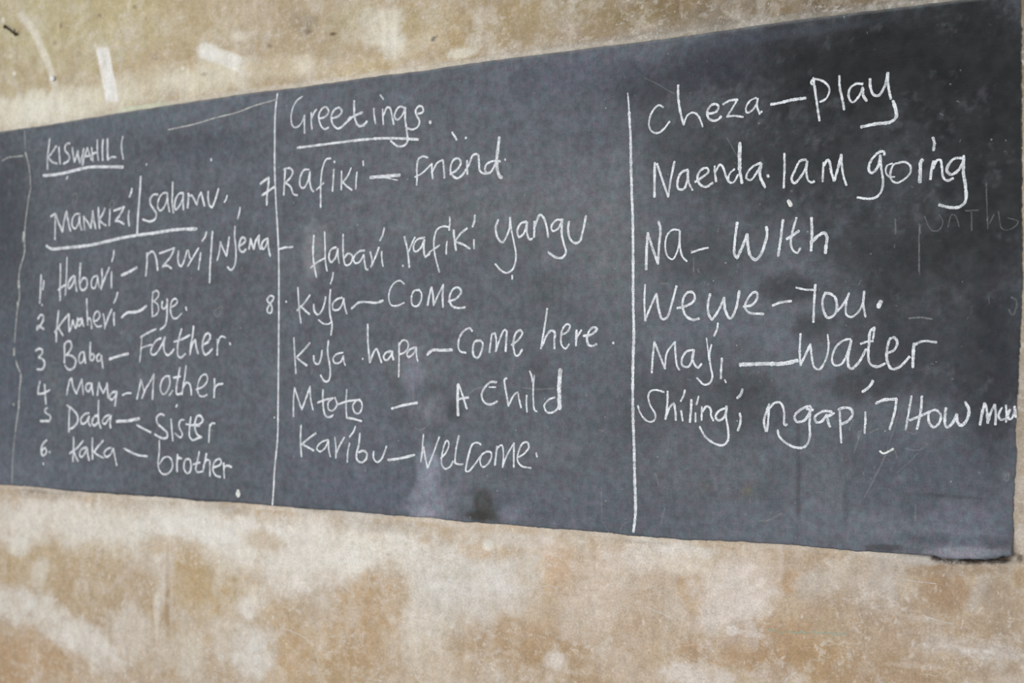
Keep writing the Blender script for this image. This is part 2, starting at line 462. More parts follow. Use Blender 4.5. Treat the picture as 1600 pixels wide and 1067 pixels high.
(-745,967,16,1,0,-27,166,134,90,0.7,0.5),
(-882,969,121,10,0,-14,160,134,104,0.7,0.4),
(-951,987,56,2,0,-13,186,178,170,0.9,0.3),
(-745,1128,13,1,-1,-121,172,156,138,0.8,0.4),
(-741,1343,10,0,-1,-134,156,142,126,0.8,0.4),
(-735,1505,10,0,0,-108,168,154,134,0.8,0.4),
(-838,995,74,3,0,-7,70,58,46,0.95,0.35),  # this and the next two: shade under the board's lip, painted dark
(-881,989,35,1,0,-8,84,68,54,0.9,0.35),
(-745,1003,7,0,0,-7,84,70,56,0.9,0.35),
(-2953,844,36,3,0,-30,224,216,204,0.5,0.3),
(-3178,959,133,1,-2,-19,214,206,194,0.5,0.5),
(-2777,836,56,-31,-25,-25,222,214,204,0.5,0.3),
(-2740,774,34,-23,-17,-14,226,218,210,0.5,0.3),
(-2914,582,35,4,0,-34,216,212,206,0.6,0.4),
(-3056,566,26,6,12,-47,220,210,198,0.4,0.3),
(-3575,509,66,-33,-20,-17,220,212,202,0.6,0.3),
(-3759,510,70,-19,-22,-28,222,214,206,0.6,0.4),
(-3329,635,11,1,0,-79,218,206,188,0.4,0.4),
(-3281,708,11,1,1,-118,152,120,82,0.45,0.5),
(-2552,996,135,1,-1,-9,130,118,106,0.5,0.5),
(-3097,999,156,3,-1,-8,130,120,110,0.45,0.5),
(-3825,989,186,1,-1,-8,120,108,96,0.5,0.5),
(-1643,978,70,1,-1,-6,150,140,132,0.5,0.5),
(-1389,914,42,26,6,-10,226,212,202,0.5,0.3),
(-1341,895,26,19,5,-7,226,214,204,0.5,0.3),
(-1277,967,8,1,0,-59,212,196,182,0.4,0.4),
(-1471,1013,99,0,-1,-12,206,204,200,0.5,0.5),
(-1398,785,16,2,0,-12,228,220,214,0.7,0.3),
(-1357,782,38,-2,-1,-7,224,212,204,0.5,0.3),
(-848,800,19,1,-1,-7,224,218,214,0.7,0.3),
(-808,802,12,0,0,-5,222,216,210,0.6,0.3),
(-896,803,54,2,0,-6,212,196,184,0.5,0.3),
(-966,753,69,3,0,-6,206,188,172,0.4,0.3),
(-965,858,81,-9,-1,-6,206,190,174,0.4,0.3),
(-1008,875,56,-4,-1,-4,206,190,176,0.4,0.3),
(-1882,662,19,2,0,-19,220,206,198,0.5,0.3)]
def wall_back():
    def axis(lo, a, b, hi, fine, coarse):
        return np.unique(np.round(np.concatenate([np.arange(lo, a, coarse), np.arange(a, b, fine), np.arange(b, hi, coarse), [hi]]), 5))
    xs = axis(-6.4, -4.35, -0.55, 3.2, 0.004, 0.03); zs = axis(0.0, 0.26, 2.72, 3.3, 0.004, 0.03)
    X, Z = np.meshgrid(xs, zs)
    up = sstep(1.3, 1.6, Z)[..., None]
    base = lin((176, 154, 120)) * up + lin((188, 164, 134)) * (1 - up)
    n = fbm(X * 3, Z * 3, 5, 3, 0.6)[..., None]
    base = base * (1 + 0.16 * n)
    whit = sstep(0.05, 0.45, fbm(X * 9, Z * 9, 5, 12, 0.65))[..., None] * 0.45
    base = base * (1 - whit) + lin((204, 194, 180)) * whit
    col = paint(X, Z, base, WALL_STAINS_AND_SHADE, 7)
    # faint rubbed arcs in the limewash
    def arc(pts, w, c, s):
        d = np.full(X.shape, 9.0)
        for (ax, az), (bx, bz) in zip(pts[:-1], pts[1:]):
            L2 = (bx - ax) ** 2 + (bz - az) ** 2
            t = np.clip(((X - ax) * (bx - ax) + (Z - az) * (bz - az)) / L2, 0, 1)
            d = np.minimum(d, np.hypot(X - ax - t * (bx - ax), Z - az - t * (bz - az)))
        k = (s * (1 - sstep(0.35 * w, w, d)))[..., None]
        return col * (1 - k) + lin(c) * k
    col = arc([(-3.9923, 2.5761), (-3.9524, 2.5493), (-3.9128, 2.5035), (-3.8800, 2.4504), (-3.8474, 2.3956), (-3.8215, 2.3461), (-3.8020, 2.2891)], 0.022, (218, 210, 192), .85)
    col = arc([(-3.9824, 2.5791), (-3.9002, 2.5596), (-3.8513, 2.5064), (-3.8190, 2.4494), (-3.7899, 2.3764)], 0.014, (206, 194, 166), .35)
    col = arc([(-3.7588, 2.4485), (-3.7339, 2.4874), (-3.6906, 2.5194), (-3.6292, 2.5404)], 0.014, (206, 194, 166), .35)
    col = arc([(-3.7588, 2.4485), (-3.7148, 2.4181), (-3.7332, 2.3658), (-3.7770, 2.3391)], 0.05, (176, 156, 126), .25)
    # thin lime fringe where the plaster was smoothed against the board
    fr = (1 - sstep(0.004, 0.012, np.abs(Z - np.interp(X, tx, tz) - 0.006)))[..., None] * 0.45 * ((X > BX0) & (X < -0.75))[..., None]
    col = col * (1 - fr) + lin((206, 200, 188)) * fr
    fr = (1 - sstep(0.003, 0.010, np.abs(Z - np.interp(X, bx_, bz_) + 0.006)))[..., None] * (0.25 + 0.5 * (fbm(X * 12, Z * 12, 3, 77)[..., None]))
    fr = np.clip(fr, 0, 1) * (X > BX0)[..., None] * (1 - sstep(bx_[-1] - 0.185, bx_[-1] - 0.165, X))[..., None]
    col = col * (1 - fr) + lin((214, 204, 190)) * fr
    cw = fbm(X * 13 + 3, Z * 13, 6, 301, 0.75)[..., None]
    kp = np.clip(cw, 0, 1) * 0.55; kn = np.clip(-cw, 0, 1) * 0.55
    col = col * (1 - kp) + lin((220, 212, 202)) * kp
    col = col * (1 - kn) + lin((176, 146, 106)) * kn
    # shade under the board's lower right lip, painted into the plaster colour
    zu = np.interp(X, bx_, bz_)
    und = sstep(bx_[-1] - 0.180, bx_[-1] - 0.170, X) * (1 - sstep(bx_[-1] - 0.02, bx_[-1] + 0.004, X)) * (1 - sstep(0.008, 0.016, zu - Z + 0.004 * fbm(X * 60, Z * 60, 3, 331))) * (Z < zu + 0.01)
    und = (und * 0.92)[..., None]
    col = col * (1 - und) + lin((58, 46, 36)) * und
    falloff = sstep(-2.4, -1.0, X) * (1 - sstep(-0.5, 0.9, X)) * sstep(1.75, 2.22, Z) * (0.8 + 0.5 * fbm(X * 8, Z * 8, 4, 311, 0.6))  # light falloff towards the upper right, painted in as darker plaster
    col = col * (1 - 0.60 * np.clip(falloff, 0, 1))[..., None]
    # scraped and flaking limewash: small crisp scabs of white, ochre showing through the white
    m1 = fbm(X * 34, Z * 30, 4, 21, 0.75); m2 = fbm(X * 9, Z * 9, 3, 23, 0.6)
    sp = (sstep(0.10, 0.50, m1 + 0.6 * m2) * 0.26)[..., None]
    col = col * (1 - sp) + lin((214, 206, 196)) * sp
    m3 = fbm(X * 26 + 7, Z * 26, 4, 41, 0.8)
    dk = (sstep(0.10, 0.5, m3) * 0.30)[..., None]
    col = col * (1 - dk) + col * np.array([0.80, 0.72, 0.60]) * dk
    col = col * (1 + 0.10 * fbm(X * 50, Z * 14, 3, 43, 0.7))[..., None]
    # the ochre distemper is a dull one; the lime over it is nearly neutral
    mx = col.max(-1, keepdims=True); s = (mx - col.min(-1, keepdims=True)) / mx
    col = col * (1.0 + 0.02 * np.clip(s / 0.6, 0, 1))
    lum = (col * np.array([0.30, 0.59, 0.11])).sum(-1, keepdims=True)
    col = lum + (col - lum) * np.where(s > 0.3, 0.80, 0.84)
    # knocks and flecks where the surface was scraped to the white
    rr = random.Random(11)
    flecks = []
    for k in range(260):
        low = rr.random() < 0.78
        cx = rr.uniform(-4.3, -0.6); cz = rr.uniform(0.3, 0.98) if low else rr.uniform(2.22, 2.68)
        a = rr.gauss(1.35, 0.5); L = rr.uniform(3, 10) if low else rr.uniform(3, 6); W = rr.uniform(1.6, 3.4)
        c = (232, 226, 220) if low or rr.random() < 0.5 else (132, 112, 82)
        flecks.append((cx * 1000, cz * 1000, L * math.cos(a), L * math.sin(a), -W * math.sin(a), W * math.cos(a), *c, rr.uniform(0.15, 0.55), 0.5))
    col = paint(X, Z, col, flecks, 201, 0.5)
    Y = 0.0026 * fbm(X * 5, Z * 5, 4, 51) + 0.0011 * fbm(X * 60, Z * 60, 3, 61, 0.8)
    # plaster is drawn up a little against the edges of the board
    dtop = np.abs(Z - np.interp(X, tx, tz) - 0.007)
    Y = Y - 0.0035 * (1 - sstep(0.0, 0.012, dtop)) * sstep(-3.6, -2.0, X) * (X < -0.76)
    zb = bz_[-1]
    pit = (1 - sstep(0.7, 1.3, np.hypot((X - (bx_[-1] - 0.10)) / 0.13, (Z - (zb - 0.006)) / 0.012)))
    Y = Y + 0.012 * pit
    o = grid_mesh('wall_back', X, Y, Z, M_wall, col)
    o['kind'] = 'structure'
    return o
wall = wall_back()

# ------------------------------------------------------------------ rest of the classroom
box('floor', (-6.4, -7.0, -0.12), (3.2, 0.2, 0.0), M_floor, kind='structure')
box('ceiling', (-6.4, -7.0, 3.3), (3.2, 0.2, 3.42), M_ceil, kind='structure')
wl = box('wall_left', (-6.6, -7.0, -0.12), (-6.4, 0.2, 1.0), M_plain, kind='structure')
box('wall_section', (-6.6, -7.0, 2.5), (-6.4, 0.2, 3.42), M_plain, wl)
box('wall_section', (-6.6, -0.8, 1.0), (-6.4, 0.2, 2.5), M_plain, wl)
box('wall_section', (-6.6, -7.0, 1.0), (-6.4, -3.0, 2.5), M_plain, wl)
win = box('window_1', (-6.56, -3.0, 1.0), (-6.44, -0.8, 1.05), M_wood, kind='structure')
box('window_frame', (-6.56, -3.0, 2.45), (-6.44, -0.8, 2.5), M_wood, win)
for yy in (-3.0, -2.28, -1.57, -0.85):
    box('window_frame', (-6.56, yy, 1.05), (-6.44, yy + 0.05, 2.45), M_wood, win)

# ------------------------------------------------------------------ blackboard
BOARD_STAINS_AND_SHADE = [(-4062,1838,146,-7,2,-281,52,56,62,0.7,0.8),  # far left end: vignette darkening painted into the board colour
(-3889,1596,190,-4,2,-254,80,85,92,0.4,0.6),
(-4002,1341,163,1,2,-214,78,84,96,0.5,0.6),
(-3885,1045,370,3,-4,-55,100,106,116,0.6,0.5),
(-3461,2173,439,2,6,-29,98,106,112,0.6,0.5),
(-3045,2183,179,1,5,-27,100,104,112,0.5,0.5),
(-3178,2069,262,-2,7,-47,72,76,84,0.5,0.6),
(-3702,2153,298,-5,5,-34,94,100,108,0.5,0.6),
(-3460,1930,336,-5,4,-41,76,80,86,0.4,0.6),
(-3315,1545,427,-7,1,-178,84,87,93,0.4,0.6),
(-3042,1502,34,-9,-21,-43,74,78,84,0.5,0.5),
(-3016,1654,154,-5,0,-76,86,88,94,0.4,0.6),
(-3314,1347,44,-5,-12,-51,110,113,118,0.5,0.5),
(-3807,1342,30,7,44,-78,100,106,108,0.5,0.5),
(-3015,1235,178,4,1,-209,84,90,96,0.4,0.6),
(-2667,1717,140,-6,0,-109,96,98,102,0.4,0.6),
(-2703,1736,29,-1,0,-81,122,124,128,0.75,0.4),
(-2662,1762,28,-5,-12,-53,124,126,130,0.6,0.4),
(-2693,1678,24,-1,0,-26,138,138,142,0.7,0.4),
(-2619,1588,116,-3,0,-108,80,83,90,0.5,0.6),
(-2459,2045,323,-28,0,-124,98,101,107,0.5,0.7),
(-2392,2136,48,-5,0,-21,112,118,128,0.7,0.4),
(-2765,2174,143,1,8,-41,100,104,112,0.5,0.5),
(-2348,1966,86,-7,0,-35,98,100,106,0.4,0.5),
(-2219,1870,204,-13,0,-103,96,99,104,0.5,0.7),
(-2055,1776,307,-16,0,-100,98,102,105,0.5,0.7),
(-1822,1796,146,-8,0,-161,100,103,107,0.5,0.7),
(-1748,1999,143,-13,0,-96,80,82,90,0.5,0.7),
(-1860,2140,287,3,7,-43,84,86,98,0.6,0.6),
(-2219,2127,242,3,9,-52,88,91,98,0.5,0.6),
(-1570,2092,183,4,9,-56,49,51,59,0.7,0.6),
(-1712,1662,72,-3,0,-143,104,107,110,0.5,0.7),
(-1917,1556,113,-2,0,-82,84,88,92,0.4,0.7),
(-1917,1605,57,-2,0,-43,78,82,84,0.6,0.6),
(-2219,1528,184,-3,0,-103,96,99,104,0.4,0.7),
(-2347,1408,86,0,0,-52,112,114,118,0.5,0.5),
(-2330,1356,35,0,0,-87,118,120,132,0.6,0.4),
(-2304,1287,65,45,41,-39,80,82,86,0.6,0.5),
(-2278,1287,37,-16,-32,-46,108,110,116,0.5,0.4),
(-2282,1287,16,-4,-13,-29,120,122,128,0.4,0.4),
(-2075,1341,119,1,0,-84,92,96,100,0.4,0.6),
(-2198,1289,29,1,0,-27,60,62,64,0.6,0.5),
(-1917,1360,38,0,0,-23,70,70,76,0.6,0.5),
(-1937,1408,38,0,0,-23,76,76,82,0.5,0.5),
(-2286,1124,42,4,5,-58,130,134,146,0.85,0.35),
(-2293,1037,55,3,0,-52,136,139,150,0.85,0.35),
(-2219,1101,54,2,0,-51,108,111,120,0.5,0.4),
(-2240,1032,50,3,0,-44,120,122,132,0.6,0.4),
(-2105,1042,32,2,0,-40,62,62,58,0.95,0.35),
(-2119,1011,40,-2,-2,-13,54,54,50,0.9,0.4),
(-2071,1016,24,1,0,-17,66,66,64,0.8,0.4),
(-2039,1046,24,18,20,-19,70,74,82,0.5,0.4),
(-2007,1031,44,16,9,-21,116,118,130,0.6,0.4),
(-2075,1104,78,-8,-4,-20,100,106,112,0.5,0.5),
(-2525,1051,221,-1,-5,-54,92,96,108,0.5,0.5),
(-2787,1093,145,6,0,-92,88,92,100,0.4,0.5),
(-1879,1116,185,8,0,-65,90,93,100,0.5,0.6),
(-1823,1039,216,-4,-4,-39,92,96,106,0.6,0.5),
(-1898,1197,113,4,0,-49,98,101,106,0.5,0.5),
(-1640,1644,70,-2,0,-188,96,100,104,0.5,0.7),
(-1676,1866,71,-5,0,-63,96,100,106,0.5,0.6),
(-1685,1930,53,-4,0,-22,104,106,112,0.4,0.5),
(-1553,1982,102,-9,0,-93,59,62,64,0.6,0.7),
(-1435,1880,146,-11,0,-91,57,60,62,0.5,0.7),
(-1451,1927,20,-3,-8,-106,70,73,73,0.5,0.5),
(-1273,1883,183,-14,0,-133,23,25,25,0.7,0.7),  # upper right from here: light falloff painted in as darker board colour
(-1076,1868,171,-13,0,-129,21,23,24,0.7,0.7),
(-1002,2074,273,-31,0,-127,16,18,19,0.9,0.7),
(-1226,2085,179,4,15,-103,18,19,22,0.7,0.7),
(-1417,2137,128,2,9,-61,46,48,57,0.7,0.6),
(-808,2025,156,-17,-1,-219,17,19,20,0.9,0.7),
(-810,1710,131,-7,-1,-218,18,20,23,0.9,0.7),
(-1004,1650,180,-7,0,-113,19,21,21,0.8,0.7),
(-1468,1669,131,-5,0,-76,54,57,59,0.6,0.7),
(-1554,1286,151,3,0,-123,67,69,73,0.6,0.7),
(-1258,1586,71,-2,0,-35,36,37,39,0.7,0.5),
(-1047,1581,23,-1,0,-20,37,38,40,0.6,0.5),
(-1197,1497,46,-1,0,-29,33,34,33,0.6,0.5),
(-1004,1481,112,-1,0,-85,25,27,28,0.6,0.7),
(-811,1370,66,1,-1,-177,38,39,46,0.7,0.7),
(-824,1492,40,-1,0,-41,18,20,20,0.7,0.6),
(-1338,1305,95,2,0,-60,52,55,59,0.6,0.6),
(-1370,1364,80,1,0,-36,52,54,56,0.6,0.6),
(-1077,1367,87,1,0,-34,38,39,40,0.6,0.6),
(-1152,1193,103,4,0,-72,76,80,86,0.5,0.7),
(-1444,1212,75,3,0,-91,73,76,81,0.6,0.6),
(-1291,1129,31,2,0,-89,70,73,82,0.6,0.5),
(-1371,1155,96,4,0,-60,94,98,102,0.4,0.5),
(-1183,1119,90,5,0,-87,100,104,110,0.5,0.6),
(-1469,1120,17,1,0,-12,104,84,74,0.5,0.5),
(-1359,1115,14,1,0,-12,112,104,92,0.6,0.5),
(-1093,1053,212,-1,-3,-37,104,108,116,0.7,0.6),
(-1339,1037,186,0,-3,-39,96,100,108,0.6,0.6),
(-1606,1051,120,7,0,-62,82,86,94,0.5,0.6),
(-1554,1101,68,3,0,-62,82,84,92,0.5,0.6),
(-935,1174,149,6,0,-83,72,75,86,0.5,0.7),
(-866,1053,80,5,0,-55,104,107,118,0.7,0.5),
(-853,1010,80,6,0,-12,134,134,142,0.85,0.4),
(-773,1100,16,1,0,-81,92,95,106,0.5,0.5),
(-1035,1007,43,3,0,-8,62,60,64,0.7,0.4),
(-1606,980,103,1,0,-6,50,50,56,0.8,0.4),
(-3455,994,788,3,-1,-8,52,54,58,0.6,0.4),
(-1233,1161,6,0,0,-117,56,58,64,0.5,0.5),
(-1120,1094,6,0,0,-57,66,68,74,0.5,0.5),
(-894,1127,81,-1,0,-4,56,58,62,0.5,0.5),
(-3844,2197,63,0,2,-9,60,64,70,0.6,0.5),
(-1503,1180,116,4,0,-92,96,99,105,0.7,0.6),
(-1386,1424,96,0,0,-45,74,77,82,0.4,0.5),
(-920,1424,122,0,0,-83,46,48,54,0.75,0.6),
(-784,1424,65,0,-1,-122,38,40,46,0.7,0.6),
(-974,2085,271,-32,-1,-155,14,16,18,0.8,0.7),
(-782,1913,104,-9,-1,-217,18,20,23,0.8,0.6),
(-1936,1852,225,-15,0,-99,102,105,110,0.5,0.6),
(-2436,1813,196,-11,0,-106,104,107,112,0.4,0.6),
(-1336,2172,230,2,2,-12,62,66,76,0.6,0.5),
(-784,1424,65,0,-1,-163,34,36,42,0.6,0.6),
(-3175,1348,413,4,0,-117,92,96,103,0.5,0.6),
(-2619,1173,228,8,0,-126,94,98,108,0.5,0.6)]
bb = bpy.data.objects.new('blackboard', None)
C.objects.link(bb)
bb.location = (0, 0, 0)
bb['label'] = 'long dark grey cement blackboard with three columns of white chalk words'
bb['category'] = 'blackboard'

def board_panel():
    nz = 300
    xs = np.concatenate([np.arange(BX0, rx_.min() - 0.06, 0.005), np.linspace(rx_.min() - 0.06, rx_.max(), 36)[1:]])
    nc = len(xs)
    U = np.linspace(0, 1, nc)
    V = np.linspace(0, 1, nz)[:, None]
    X = np.tile(xs, (nz, 1))
    Zt = top_z(xs)[None]; Zb = bot_z(xs)[None]
    Z = Zb + (Zt - Zb) * V
    # squeeze the last columns onto the ragged right edge
    k = np.clip((X - (rx_.min() - 0.06)) / (rx_.max() - rx_.min() + 0.06), 0, 1)
    X = np.where(k > 0, (rx_.min() - 0.06) + k * (right_x(Z) - rx_.min() + 0.06), X)
    Y = board_y(X, Z)
    # rounded arris
    e = np.minimum(np.minimum(Z - Zb, Zt - Z), right_x(Z) - X)
    Y = Y + 0.0010 * (1 - sstep(0, 0.0025, e))
    base = np.ones(X.shape + (3,)) * lin((90, 94, 101))
    base = base * (1 + 0.14 * fbm(X * 4, Z * 4, 4, 71, 0.6))[..., None]
    col = paint(X, Z, base, BOARD_STAINS_AND_SHADE, 83, 0.3)
    # drag marks left by the duster, and settled dust
    st = fbm(X * 70, Z * 5, 3, 91, 0.6) * 0.5 + fbm(X * 6, Z * 80, 3, 95, 0.6) * 0.35
    col = col * (1 + 0.12 * st)[..., None]
    cl = sstep(0.25, 0.6, fbm(X * 25, Z * 25, 4, 101, 0.7))[..., None] * 0.14
    col = col * (1 - cl) + lin((128, 131, 138)) * cl
    ed = (np.maximum((1 - sstep(0.0015, 0.006, Zt - Z)) * 0.5, (1 - sstep(0.0005, 0.002, right_x(Z) - X)) * 0.3))[..., None]
    col = col * (1 - ed) + lin((150, 150, 148)) * ed
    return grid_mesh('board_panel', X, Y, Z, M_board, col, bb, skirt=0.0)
board_panel()

# ------------------------------------------------------------------ chalk
def spline(seg):
    P = np.array(seg, dtype=float) / 1000.0
    if len(P) < 3:
        return P
    Q = np.vstack([2 * P[0] - P[1], P, 2 * P[-1] - P[-2]])
    out = []
    for i in range(1, len(Q) - 2):
        p0, p1, p2, p3 = Q[i - 1], Q[i], Q[i + 1], Q[i + 2]
        L = np.hypot(*(p2 - p1)); n = max(2, int(L / 0.005))
        t0 = 0; t1 = t0 + max(np.hypot(*(p1 - p0)), 1e-5) ** .5; t2 = t1 + max(L, 1e-5) ** .5; t3 = t2 + max(np.hypot(*(p3 - p2)), 1e-5) ** .5
        for k in range(n):
            t = t1 + (t2 - t1) * k / n
            A1 = (t1 - t) / (t1 - t0) * p0 + (t - t0) / (t1 - t0) * p1
            A2 = (t2 - t) / (t2 - t1) * p1 + (t - t1) / (t2 - t1) * p2
            A3 = (t3 - t) / (t3 - t2) * p2 + (t - t2) / (t3 - t2) * p3
            B1 = (t2 - t) / (t2 - t0) * A1 + (t - t0) / (t2 - t0) * A2
            B2 = (t3 - t) / (t3 - t1) * A2 + (t - t1) / (t3 - t1) * A3
            out.append((t2 - t) / (t2 - t1) * B1 + (t - t1) / (t2 - t1) * B2)
    out.append(P[-1])
    return np.array(out)
def resample(P, step=0.004):
    d = np.hypot(*(P[1:] - P[:-1]).T); s = np.concatenate([[0], np.cumsum(d)])
    if s[-1] < 1e-6: return P
    n = max(2, int(s[-1] / step) + 1)
    t = np.linspace(0, s[-1], n)
    return np.stack([np.interp(t, s, P[:, 0]), np.interp(t, s, P[:, 1])], 1)

class Chalk:
    """low domed ribbons of chalk lying on a surface y = f(x, z)"""
    def __init__(s, surf, thick=0.0005): s.v = []; s.f = []; s.surf = surf; s.t = thick
    def stroke(s, P, w, fade=False):
        if len(P) < 2: return
        P = resample(P)
        n = len(P)
        T = np.gradient(P, axis=0); ln = np.hypot(T[:, 0], T[:, 1]); ln[ln == 0] = 1; T /= ln[:, None]
        Nn = np.stack([-T[:, 1], T[:, 0]], 1)
        ww = 0.5 * w * (1 + 0.16 * np.array([random.uniform(-1, 1) for _ in range(n)]) + 0.12 * math.sin(random.random() * 6))
        if fade: ww = ww * np.clip(np.linspace(0.3, 2.0, n), 0, 1)
        rows = []
        ext = 0.30 * w
        idx = [(-1, 0.55)] + [(i, 1.0) for i in range(n)] + [(n, 0.55)]
        for i, k in idx:
            j = min(max(i, 0), n - 1)
            p = P[j] + (T[j] * ext * (1 if i == n else -1) if i != j else 0)
            h = ww[j] * k
            ja = random.uniform(0.85, 1.15); jb = random.uniform(0.85, 1.15)
            base = len(s.v)
            pts = (p + Nn[j] * h * ja, p + Nn[j] * h * 0.45, p - Nn[j] * h * 0.45, p - Nn[j] * h * jb)
            for q, up in zip(pts, (0.00015, 1.0, 1.0, 0.00015)):
                y = float(s.surf(q[0], q[1]))
                s.v.append((q[0], y - 0.0007 - (s.t if up == 1.0 else 0.0), q[1]))
            rows.append(base)
        for a, b in zip(rows[:-1], rows[1:]):
            for k in range(3):
                s.f.append((a + k, a + k + 1, b + k + 1, b + k))
    def build(s, name, mat, parent):
        if not s.v: return None
        o = mesh_object(name, s.v, s.f, mat, parent, smooth=True)
        return o

